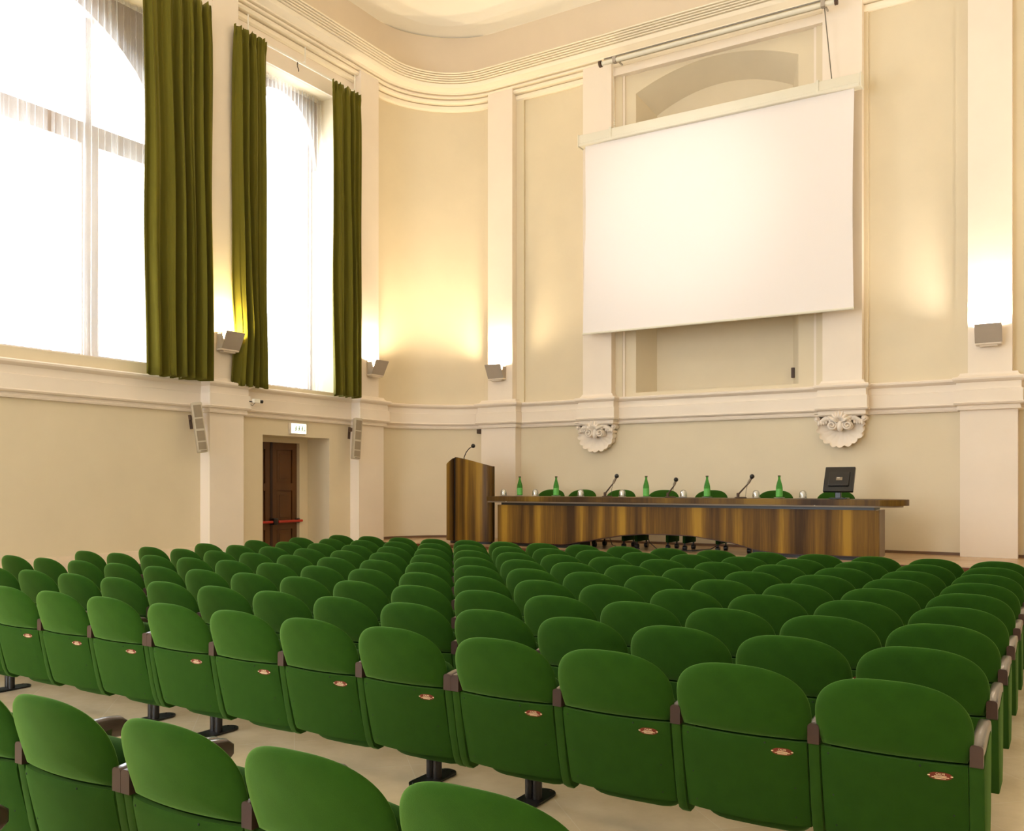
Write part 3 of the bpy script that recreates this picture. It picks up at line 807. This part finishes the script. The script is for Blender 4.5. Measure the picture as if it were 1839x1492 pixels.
def label_mesh():
    mb = MB(); cx, cz = .165, .506
    def y(x, z): return bow(x) + lean_up(z)
    n = 28; R = []
    for i in range(n):
        a = 2 * PI * i / n; c, s = math.cos(a), math.sin(a)
        R.append((cx + .040 * (abs(c) ** .8) * (1 if c > 0 else -1), cz + .0145 * (abs(s) ** 1.1) * (1 if s > 0 else -1)))
    vs = [(x, y(x, z) - .0012, z) for x, z in R] + [(x, y(x, z) + .002, z) for x, z in R]
    mb.add(vs, [tuple(range(n))] + [(i, n + i, n + (i + 1) % n, (i + 1) % n) for i in range(n)])
    mb.mat(1)
    sl = (y(cx + .03, cz) - y(cx - .03, cz)) / .06; ls = (y(cx, cz + .01) - y(cx, cz - .01)) / .02
    T = Matrix.Translation((cx, y(cx, cz) - .0022, cz)) @ Matrix(((1, 0, 0, 0), (sl, ls, 1, 0), (0, 1, 0, 0), (0, 0, 0, 1)))
    add_mesh(mb, textmesh('CALMI', .0105), T @ Matrix.Translation((0, .0072, 0)))
    for dz, w in ((.0, .040), (-.0045, .056), (-.009, .036)):
        mb.add([T @ Vector((a, b, 0)) for a, b in ((-w / 2, dz - .0011), (w / 2, dz - .0011), (w / 2, dz + .0011), (-w / 2, dz + .0011))], [(0, 1, 2, 3)])
    for sx in (-.037, .037):
        mb.add([T @ Vector((sx + a, .001 + b, 0)) for a, b in ((-.004, -.002), (.004, -.002), (.004, .002), (-.004, .002))], [(0, 1, 2, 3)])
    return mb.mesh('maker_label', [M['plate_red'], M['plate_txt']], smooth=0, recalc=False)
def seat_mesh():
    # tipped-up seat: rounded pan standing on edge in front of the back
    loop = []; n = 40
    for i in range(n):
        a = 2 * PI * i / n; c, s = math.cos(a), math.sin(a)
        ex = .34 if s < 0 else .35
        loop.append((.250 * (abs(c) ** ex) * (1 if c >= 0 else -1), (.40 + (.268 if s >= 0 else .292) * (abs(s) ** (.55 if s >= 0 else .50)) * (1 if s >= 0 else -1))))
    rings = [(0, -.055), (.6, -.055), (.85, -.045), (.96, -.025), (1, 0), (.98, .02), (.9, .045), (.6, .06), (0, .065)]
    mb = MB(); vs = []; fs = []; cz = .39; N = n
    for s, dy in rings:
        if s == 0: vs.append((0, .17 + dy, cz)); continue
        for x, z in loop:
            px, pz = x * s, cz + (z - cz) * s
            vs.append((px, .175 + dy + .05 * (cz - pz) / .25, pz))
    R = len(rings) - 2
    for i in range(N): fs.append((0, 1 + (i + 1) % N, 1 + i))
    for r in range(R - 1):
        a = 1 + r * N; b = a + N
        for i in range(N): fs.append((a + i, a + (i + 1) % N, b + (i + 1) % N, b + i))
    last = 1 + R * N; a = 1 + (R - 1) * N
    for i in range(N): fs.append((last, a + i, a + (i + 1) % N))
    mb.add(vs, fs); return mb.mesh('seat_cushion', M['seatfab'], smooth=60)
def side_mesh(x, w=.042, end=False):
    if end: poly = [(.004, ZS - .003), (.02, .45), (.05, .30), (.066, .215), (.29, .205), (.33, .3), (.355, ZS - .003 + .045), (.355, .60), (.12, .575)]
    else: poly = [(.004, ZS - .003), (.02, .45), (.045, .32), (.07, .22), (.095, .17), (.13, .148), (.17, .15), (.22, .175), (.30, .30), (.34, .45), (.36, .60), (.12, .575)]
    mb = MB(); mb.prism(poly, lambda a, b: (x - w / 2, a, b), lambda a, b: (x + w / 2, a, b))
    me = mb.mesh('side_panel', [M['fabside']], smooth=28)
    bm = bmesh.new(); bm.from_mesh(me)
    ed = [e for e in bm.edges if abs(e.verts[0].co.x - e.verts[1].co.x) < 1e-6]
    bmesh.ops.bevel(bm, geom=ed, offset=.005, segments=2, affect='EDGES', profile=.5)
    bm.to_mesh(me); bm.free(); me.shade_smooth(); me.set_sharp_from_angle(angle=math.radians(40)); return me
def arm_mesh(x, w=.042):
    poly = [(.008, .578), (.008, .627), (.06, .634), (.20, .640), (.34, .640), (.40, .632), (.43, .608), (.43, .572), (.405, .552), (.34, .558), (.16, .566)]
    mb = MB(); mb.prism(poly, lambda a, b: (x - w / 2, a, b), lambda a, b: (x + w / 2, a, b))
    me = mb.mesh('armrest', [M['arm']], smooth=30)
    bm = bmesh.new(); bm.from_mesh(me)
    ed = [e for e in bm.edges if abs(e.verts[0].co.x - e.verts[1].co.x) < 1e-6]
    bmesh.ops.bevel(bm, geom=ed, offset=.010, segments=3, affect='EDGES', profile=.5)
    bm.to_mesh(me); bm.free(); me.shade_smooth(); me.set_sharp_from_angle(angle=math.radians(50)); return me
def cap_mesh(x, w=.043):
    poly = []
    for (px, pz, sx) in ((-w / 2, ZS, 0), (w / 2, ZS, 0)): poly.append((x + px, pz))
    for i in range(7): poly.append((x + w / 2 - .014 + .014 * math.cos(PI / 2 * i / 6), .614 + .014 * math.sin(PI / 2 * i / 6)))
    for i in range(7): poly.append((x - w / 2 + .014 - .014 * math.sin(PI / 2 * i / 6), .614 + .014 * math.cos(PI / 2 * i / 6)))
    mb = MB(); mb.prism(poly, lambda a, b: (a, -.004 + .0 * b, b), lambda a, b: (a, .028, b))
    return mb.mesh('arm_end_plate', [M['cap']], smooth=30)
def leg_mesh():
    mb = MB()
    for x in (-.021, .021): mb.tube([(x, .27, .008), (x, .27, .36)], .024, 14)
    mb.box((-.02, .262, .01), (.02, .278, .34)); mb.bbox((-.10, .22, .33), (.10, .32, .36), .006, 1)
    return mb.mesh('leg', M['black'], smooth=40)
def foot_mesh():
    mb = MB(); poly = []
    for i in range(13): a = PI * i / 12; poly.append((.065 * math.cos(a), .36 + .065 * math.sin(a)))
    for i in range(13): a = PI + PI * i / 12; poly.append((.065 * math.cos(a), .16 + .065 * math.sin(a)))
    mb.prism(poly, lambda a, b: (a, b, 0), lambda a, b: (a, b, .010)); 
    for x, y in ((-.03, .13), (.03, .13), (-.03, .39), (.03, .39)): mb.ball((x, y, .011), .007, 8, 4, (1, 1, .6))
    return mb.mesh('foot_plate', M['black'], smooth=40)
HB = PITCH / 2
ME = dict(cushion=cushion_mesh(), panel=panel_mesh(), label=label_mesh(), seat=seat_mesh(), leg=leg_mesh(), foot=foot_mesh())
for sd, x in (('R', HB), ('L', -HB)):
    ME['side' + sd] = side_mesh(x); ME['end' + sd] = side_mesh(x, .05, True); ME['arm' + sd] = arm_mesh(x); ME['cap' + sd] = cap_mesh(x)
# armrests and sides of doubled joints sit a little inwards so that two fit side by side
def make_chair(kind, has_leg, plain=False):
    """kind: 'mid' right side only, 'left' also a left side (group end), 'aisle' straight end panel on the right"""
    t = thing('auditorium_chair', 'chair', 'chair')
    link('back_cushion', ME['cushion'], t)
    p = link('back_panel', ME['panel'], t)
    if not plain: link('maker_label', ME['label'], p)
    link('seat_cushion', ME['seat'], t)
    link('side_panel', ME['endR' if 'aisle' in kind else 'sideR'], t)
    a = link('armrest', ME['armR'], t); link('arm_end_plate', ME['capR'], a)
    if 'left' in kind:
        link('side_panel', ME['endL' if 'wallend' in kind else 'sideL'], t)
        a = link('armrest', ME['armL'], t); link('arm_end_plate', ME['capL'], a)
    if has_leg:
        l = link('leg', ME['leg'], t); link('foot_plate', ME['foot'], l)
    return t
ORD = ['first', 'second', 'third', 'fourth', 'fifth', 'sixth', 'seventh', 'eighth', 'ninth', 'tenth', 'eleventh', 'twelfth', 'thirteenth', 'fourteenth', 'fifteenth', 'sixteenth']
X0, Y0, DR, EJ = -.263, 3.5555, .79, .0445
protos = {}
def put_chair(kind, leg, loc, label, group, plain=False):
    key = (kind, leg, plain)
    if key not in protos:
        protos[key] = make_chair(kind, leg, plain); r = protos[key]; r.location = loc; r['label'] = label; r['group'] = group
    else: r = dup(protos[key], loc, None, label, group)
    return r
for k in range(9):
    y = Y0 + DR * k
    for j in range(16):
        e = EJ if k == 0 else 0
        x = X0 - (j + .5) * PITCH - (j // 4) * e
        kind = 'mid'
        if k == 0 and j % 4 == 3: kind = 'left'
        if j == 15: kind = 'left wallend'
        if j == 0: kind = 'aisle'
        lab = 'green upholstered folding seat, %s row from the stage, %s seat from the window wall' % (ORD[8 - k], ORD[15 - j])
        if k == 0: lab = 'green seat with backs fully in view, ninth row from the stage, %s from window wall' % ORD[15 - j]
        put_chair(kind, j % 4 in (0, 3), (x, y, fz(y)), lab, 'green seats of the %s row from the stage' % ORD[8 - k])
YN1 = 1.83
nr = [(-3.456, 'mid', 'large green seat in the row closest to the camera, cut off by the left edge'),
      (-2.898, 'left2', 'large green seat in the closest row, first one shown with its whole top'),
      (-2.295, 'mid', 'large green seat in the closest row, between the one shown whole and the cut ones'),
      (-1.737, 'mid', 'large green seat in the closest row, only its upper half above the bottom edge'),
      (-1.179, 'mid', 'large green seat in the closest row, just its top rim above the bottom edge')]
for i, (x, kd, lab) in enumerate(nr):
    put_chair('mid' if i != 2 else 'left', i in (1, 2), (x, YN1, 0), lab, 'green seats of the row closest to the camera', True)
put_chair('mid', True, (-2.898, 1.04, 0), 'green seat of which only a dark armrest tip shows at the bottom left corner', 'green seats behind the closest row', True)

# ------------------------------------------------------------------ panel table
t = thing('panel_table', 'long curved walnut conference table on the stage with an arched front panel', 'table', (-4.96, 12.45, ZST))
TX0, TX1, ZP = -2.93, 2.915, .662
mb = MB(); n = 60
arch = [(-1.75, .045), (-1.35, .108), (-1.05, .165), (-.70, .224), (-.35, .252), (0, .256), (.35, .25), (.7, .205), (.95, .17), (1.35, .075), (1.65, .045)]
def zbot(x):
    if x <= arch[0][0] or x >= arch[-1][0]: return .045
    for (a, za), (b, zb) in zip(arch[:-1], arch[1:]):
        if a <= x <= b:
            s = (x - a) / (b - a); s = s * s * (3 - 2 * s) * .4 + s * .6; return za + (zb - za) * s
xs = [TX0 + (TX1 - TX0) * i / n for i in range(n + 1)]
vs = []
for x in xs:
    for y in (0, .03): vs += [(x, y, zbot(x)), (x, y, ZP)]
fs = []
for i in range(n):
    o = i * 4; fs += [(o, o + 1, o + 5, o + 4), (o + 2, o + 6, o + 7, o + 3), (o, o + 4, o + 6, o + 2), (o + 1, o + 3, o + 7, o + 5)]
fs += [(0, 2, 3, 1), (n * 4, n * 4 + 1, n * 4 + 3, n * 4 + 2)]
mb.add(vs, fs); mb.build('front_panel', M['walnut'], t, smooth=0)
mb = MB(); vs = []; 
for x in xs:
    z = zbot(x); vs += [(x, -.004, z), (x, -.004, z + .012), (x, .03, z - .004)]
mb.add(vs, [f for i in range(n) for f in ((i * 3, i * 3 + 3, i * 3 + 4, i * 3 + 1), (i * 3, i * 3 + 2, i * 3 + 5, i * 3 + 3))]); mb.build('panel_edge', M['darkwood'], t, smooth=0, recalc=False)
MB().box((TX1 - .03, .032, .045), (TX1, .44, ZP)).build('side_panel', M['metalside'], t, smooth=0)
MB().box((TX0, .032, .045), (TX0 + .03, .44, ZP)).build('side_panel', M['darkwood'], t, smooth=0)
for a_, b_ in ((TX0 + .05, -1.45), (1.25, TX1 - .25)): MB().box((a_, .05, 0), (b_, .40, .12)).build('plinth', M['black'], t, smooth=0)
MB().box((TX0 + .06, .02, ZP), (TX1 - .06, .42, ZP + .045)).build('shadow_gap', M['black'], t, smooth=0)
def topshape(inset, xe):
    p = [(-3.08, -.10 + inset), (xe - .30, -.10 + inset)]
    for i in range(13):
        a = -PI / 2 + PI * i / 12; p.append((xe - .30 + (.30 - inset) * math.cos(a), .25 + (.35 - inset) * math.sin(a)))
    p += [(-3.08, .60 - inset)]
    return p
mb = MB().prism(topshape(0, 3.24), lambda a, b: (a, b, .722), lambda a, b: (a, b, .80)); mb.build('table_top', M['topwood'], t, smooth=30)
mb = MB().prism(topshape(.03, 3.20), lambda a, b: (a, b, .700), lambda a, b: (a, b, .722)); mb.build('top_molding', M['metalside'], t, smooth=30)
mb = MB()
for x in (-2.72, 2.12): mb.ball((x, -.075, .722), .012, 8, 6)
mb.build('knob', M['white'], t)
mb = MB().tube([(-.42, .06, .25), (-.40, .1, .12), (-.30, .15, .02), (-.1, .2, .012), (.25, .18, .012), (.55, .12, .05), (.72, .08, .14), (.80, .06, .25)], .007, 6)
mb.tube([(-1.05, .06, .2), (-1.02, .1, .06), (-.9, .12, .012), (-.6, .2, .012)], .006, 6)
tag(mb.build('microphone_cable', M['cable'], loc=(-4.96, 12.65, ZST)), 'thin black cable looping down under the arched front of the table', 'cable')

# ------------------------------------------------------------------ lectern
t = thing('lectern', 'tall curved walnut lectern at the end of the panel table', 'lectern', (-8.53, 12.62, ZST))
def lec(u):                 # u 0..1 along the curved front
    a = PI * (1.0 - u) ; x = .475 * math.cos(a); y = -.17 * math.sin(a) ** .7 if 0 < u < 1 else 0
    return x, y
def ztop(x): 
    return 1.455 - .13 * max(0, -(x + .22)) / .25 * 0.5 - .165 * (max(0, x + .26) / .73) ** 1.35 - (.28 * max(0, -.24 - x) ** 1.0)
def curved(u0, u1, name, mat, off=0, z0=.045):
    mb = MB(); n = 24; vs = []
    for i in range(n + 1):
        u = u0 + (u1 - u0) * i / n; x, y = lec(u)
        for d in (0, .03):
            xx, yy = x * (1 - d * 1.6), y + d + off
            vs += [(xx, yy, z0), (xx, yy, ztop(xx))]
    fs = []
    for i in range(n):
        o = i * 4; fs += [(o, o + 1, o + 5, o + 4), (o + 2, o + 6, o + 7, o + 3), (o, o + 4, o + 6, o + 2), (o + 1, o + 3, o + 7, o + 5)]
    fs += [(0, 2, 3, 1), (n * 4, n * 4 + 1, n * 4 + 3, n * 4 + 2)]
    mb.add(vs, fs); return mb.build(name, mat, t, smooth=40)
curved(.0, .305, 'front_panel', M['walnut2']); curved(.355, .93, 'front_panel', M['walnut2']); curved(.935, 1.0, 'edge_panel', M['topwood'])
curved(.30, .36, 'recess_strip', M['black'], .03)
mb = MB().box((-.43, .0, .045), (.43, .02, 1.2)); mb.build('inner_board', M['darkwood'], t, smooth=0)
mb = MB()
pl = [(.43 * math.cos(PI + PI * i / 20), .02 - .13 * math.sin(PI * i / 20)) for i in range(21)]
mb.prism(pl, lambda a, b: (a, b, 0), lambda a, b: (a, b, .06)); mb.build('plinth', M['black'], t, smooth=30)
mb = MB().prism([(.42 * math.cos(PI + PI * i / 20), .02 - .12 * math.sin(PI * i / 20)) for i in range(21)] , lambda a, b: (a, b, 1.18), lambda a, b: (a, b, 1.20)); mb.build('reading_shelf', M['darkwood'], t, smooth=30)
t = thing('gooseneck_microphone', 'thin gooseneck microphone rising from the lectern top', 'microphone', (-8.60, 12.55, ZST + 1.20))
MB().tube([(0, 0, 0), (-.02, 0, .12), (-.02, 0, .25), (.02, 0, .33), (.09, -.01, .395), (.15, -.02, .42)], .008, 8).lathe([(.001, 0), (.03, 0), (.03, .02), (.001, .02)]).build('gooseneck', M['black'], t)
MB().ball((.175, -.02, .435), .036, 12, 8).build('foam_head', M['black'], t)

# ------------------------------------------------------------------ presenter chairs on casters
def presenter():
    t = thing('presenter_chair', 'x', 'chair', (0, 0, 0), 0, 'presenter chairs behind the table')
    # same cushions, chair turned to face the hall (-y): raised on caster plinths
    U = MB(); 
    o = link('back_cushion', ME['cushion'], t); o.location = (0, .0, .065); o.rotation_euler = (0, 0, PI)
    o = link('back_panel', ME['panel'], t); o.location = (0, 0, .065); o.rotation_euler = (0, 0, PI)
    MB().bbox((-.235, -.46, .40), (.235, -.04, .50), .04, 3).build('seat', M['seatfab'], t, smooth=60)
    for s in (-1, 1):
        sp = MB().bbox((s * .255 - .025, -.46, .11), (s * .255 + .025, -.0, .60), .012, 2).build('side_panel', M['seatfab'], t)
        a = MB().bbox((s * .255 - .028, -.48, .60), (s * .255 + .028, -.02, .64), .014, 2).build('armrest', M['arm'], t)
        for y in (-.42, -.05):
            MB().tube([(s * .255 - .026, y, .038), (s * .255 + .026, y, .038)], .038, 12).box((s * .255 - .01, y - .01, .04), (s * .255 + .01, y + .01, .115)).build('caster', M['black'], t)
    return t
pc = None
CH = [(-7.42, 'green padded chair on casters behind the table, nearest the lectern'), (-6.83, 'green padded chair on casters behind the table, second from the lectern'),
      (-6.13, 'green padded chair on casters behind the table, third from the lectern'), (-5.40, 'green padded chair on casters behind the table, fourth from the lectern'),
      (-4.62, 'green padded chair on casters behind the table, fifth from the lectern'), (-3.64, 'green padded chair on casters behind the table, second from the monitor end'),
      (-2.78, 'green padded chair on casters directly behind the computer monitor')]
for x, lab in CH:
    if pc is None: pc = presenter(); pc.location = (x, 13.38, ZST); pc['label'] = lab
    else: dup(pc, (x, 13.38, ZST), 0, lab)

# ------------------------------------------------------------------ things on the table
ZT_ = ZST + .80
def bottle():
    t = thing('water_bottle', 'x', 'bottle', (0, 0, 0), 0, 'green bottles on the panel table')
    MB().lathe([(.001, .0), (.040, .0), (.045, .006), (.046, .14), (.043, .17), (.034, .205), (.022, .245), (.016, .27), (.016, .295), (.019, .298), (.019, .312), (.001, .312)], n=20).build('glass_body', M['bottle'], t, smooth=50)
    MB().lathe([(.0463, .02), (.0468, .02), (.0468, .13), (.0463, .13)], n=20).build('paper_label', M['bottle_label'], t, smooth=50)
    MB().lathe([(.001, .313), (.0195, .313), (.0195, .302), (.0205, .302), (.0205, .317), (.001, .318)], n=16).build('cap', M['bracketdark'], t, smooth=40)
    return t
def saucer(kind, group):
    t = MB().lathe([(.001, .002), (.035, .001), (.055, .005), (.075, .012), (.076, .014), (.055, .008), (.035, .005), (.001, .005)], n=24).build('saucer', M['porcelain'], smooth=50)
    return t
def tumbler():
    t = thing('drinking_glass', 'x', 'glass', (0, 0, 0), 0, 'glasses turned over on saucers')
    MB().lathe([(.048, 0), (.050, .035), (.049, .065), (.042, .09), (.026, .107), (.001, .112), (.001, .109), (.025, .103), (.040, .087), (.047, .064), (.048, .035), (.046, 0), (.048, 0)], n=24).build('bowl', M['tumbler'], t, smooth=60)
    MB().lathe([(.028, .0), (.030, .035), (.034, .065), (.02, .09), (.001, .10)], n=9).build('napkin', M['paper'], t, smooth=20)
    return t
places = ['closest to the lectern', 'second from the lectern', 'at the middle of the table', 'second from the monitor', 'closest to the monitor']
bt = None; sc0 = None
YO = 12.72
for x, pl in zip((-7.63, -6.95, -5.40, -4.445, -3.40), places):
    if sc0 is None: sc0 = saucer('b', 'g'); s = sc0; tag(s, cat='saucer')
    else: s = sc0.copy(); C.objects.link(s)
    s.location = (x, YO, ZT_ + .0005); s['label'] = 'white saucer under the green bottle %s' % pl; s['group'] = 'saucers on the panel table'
    if bt is None: bt = bottle(); b = bt; b.location = (x, YO, ZT_ + .0065)
    else: b = dup(bt, (x, YO, ZT_ + .0065))
    b['label'] = 'green glass water bottle on a saucer, %s' % pl
gp = ['closest to the lectern', 'between the first two green bottles', 'third from the lectern', 'beside the middle bottle on its lectern side', 'between the two middle bottles', 'just before the last bottle', 'closest to the monitor']
gl = None
for x, pl in zip((-7.93, -7.325, -6.50, -5.785, -4.80, -3.72, -3.07), gp):
    s = sc0.copy(); C.objects.link(s); s.location = (x, YO - .02, ZT_ + .0005); s.scale = (.85, .85, .9); s['label'] = 'white saucer under the glass %s' % pl; s['group'] = 'saucers on the panel table'
    if gl is None: gl = tumbler(); g = gl; g.location = (x, YO - .02, ZT_ + .0055)
    else: g = dup(gl, (x, YO - .02, ZT_ + .0055))
    g['label'] = 'clear glass turned upside down over a napkin, %s' % pl
def mic(loc, h, lean, label):
    t = thing('desk_microphone', label, 'microphone', loc, 0, 'desk microphones')
    MB().lathe([(.001, 0), (.085, 0), (.088, .008), (.07, .018), (.001, .02)], n=20).build('base', M['bracketdark'], t, smooth=40)
    MB().bbox((-.055, -.02, .015), (-.02, .02, .075), .006, 1).build('stem_block', M['bracketdark'], t)
    p0 = Vector((-.03, 0, .06)); p1 = Vector((lean * .62, 0, h * .62)); p2 = Vector((lean * .9, 0, h * .86)); p3 = Vector((lean, 0, h * .95))
    MB().tube([p0, p0.lerp(p1, .5), p1], [.013, .011, .009], 8).build('arm', M['bracketdark'], t)
    MB().tube([p1, p1.lerp(p2, .5), p2], [.016, .020, .016], 10).build('body', M['metalside'], t)
    MB().tube([p2, p3], [.018, .026], 10).ball(tuple(p3), .034, 12, 8).build('head', M['black'], t)
    MB().tube([p1, (lean * .5, 0, h * .4), (lean * .42, 0, .02)], .003, 5).build('cord', M['cable'], t)
    return t
mic((-6.02, 12.66, ZT_), .34, .16, 'desk microphone on a tall stand, nearest the lectern')
mic((-4.99, 12.66, ZT_), .28, .09, 'shorter desk microphone in the middle of the table')
mic((-3.93, 12.66, ZT_), .325, .165, 'desk microphone on a round base, nearest the monitor')
t = thing('computer_monitor', 'black flat computer monitor seen from behind near the end of the table', 'monitor', (-2.60, 12.72, ZT_), 0)
T = Matrix.Translation((0, .02, .265)) @ Matrix.Rotation(math.radians(-30), 4, 'X')
MB().bbox((-.195, -.015, -.19), (.195, .03, .19), .008, 2).bbox((-.13, -.045, -.12), (.14, -.01, .10), .012, 2).xform(T).build('display', M['monitor'], t)
mb = MB().box((-.03, -.048, -.04), (.05, -.046, .01)).mat(1).box((-.018, -.0485, -.006), (.018, -.047, .004)); mb.xform(T).build('sticker', [M['spkhole'], M['white']], t, smooth=0)
MB().bbox((-.05, -.02, .01), (.03, .02, .20), .008, 1).bbox((-.12, -.09, 0), (.12, .10, .018), .006, 1).tube([(.03, -.03, .15), (.03, -.05, .04), (.1, -.06, .01)], .005, 6).build('stand', M['monitor'], t)

# ------------------------------------------------------------------ light
def area(name, loc, rot, sx, sy, power, col, spread=PI, portal=False):
    l = bpy.data.lights.new(name, 'AREA'); l.shape = 'RECTANGLE'; l.size = sx; l.size_y = sy; l.energy = power; l.color = col; l.spread = spread
    if portal: l.cycles.is_portal = True
    o = bpy.data.objects.new(name, l); C.objects.link(o); o.location = loc; o.rotation_euler = rot; return o
# daylight through every window (the sky outside, sampled through portals)
for w in (W1, W2, W0): area('daylight', (XL - .60, (w[0] + w[1]) / 2, (w[2] + w[3]) / 2), (0, -PI / 2, 0), w[3] - w[2], w[1] - w[0], 1, (1, 1, 1), portal=True)
for w in RW: area('daylight', (XR + .60, (w[0] + w[1]) / 2, (w[2] + w[3]) / 2), (0, PI / 2, 0), w[3] - w[2], w[1] - w[0], 1, (1, 1, 1), portal=True)
for w in BW: area('daylight', ((w[0] + w[1]) / 2, YB - .60, (w[2] + w[3]) / 2), (PI / 2, 0, 0), w[1] - w[0], w[3] - w[2], 1, (1, 1, 1), portal=True)  # portals of the added back openings
WARM = (1, .80, .50)
for i, (l, r, lab) in enumerate(SC):  # covers the added unseen sconces too
    d = Vector((math.sin(r) * 1.0, -math.cos(r), 0)); p = Vector(l) + d * .125 + Vector((0, 0, .16))
    col = (1, .80, .34) if i == 0 else ((1, .82, .55) if i < 3 else (1, .92, .80))
    o = area('sconce_light', p, (PI, 0, r), .24, .10, (48 if i < 4 else 30) if i else 42, col, math.radians(165))
    # tip the beam slightly towards the wall
    o.rotation_euler = (PI + math.radians(-14), 0, r)
# unseen spot added for the bright centre of the screen
l = bpy.data.lights.new('projector_light', 'SPOT'); l.energy = 620; l.spot_size = math.radians(27); l.spot_blend = 1.0; l.shadow_soft_size = .4; l.color = (1, .96, .88)
o = bpy.data.objects.new('projector_light', l); C.objects.link(o); o.location = (-5.2, 5.0, 8.3)
o.rotation_euler = (Vector((-5.25, 13.6, 5.9)) - o.location).to_track_quat('-Z', 'Y').to_euler()

w = bpy.data.worlds.new('sky'); scn.world = w; w.use_nodes = True
bg = w.node_tree.nodes['Background']; bg.inputs[0].default_value = (.86, .93, 1, 1); bg.inputs[1].default_value = 11.5

# ------------------------------------------------------------------ camera
cam = bpy.data.cameras.new('camera'); co = bpy.data.objects.new('camera', cam); C.objects.link(co)
cam.sensor_width = 36; cam.lens = 1622 / 1839 * 36; cam.shift_y = 120.8 / 1839
co.location = (0, 0, 1.55); co.rotation_euler = (PI / 2, 0, math.radians(31.45)); cam.clip_start = .05
scn.camera = co
scn.view_settings.view_transform = 'Standard'; scn.view_settings.look = 'None'; scn.view_settings.gamma = 1
scn.view_settings.use_curve_mapping = False; scn.view_settings.exposure = .48
scn.cycles.max_bounces = 10; scn.cycles.diffuse_bounces = 6; scn.cycles.transparent_max_bounces = 16
scn.cycles.sample_clamp_indirect = 8
scn.cycles.use_denoising = True
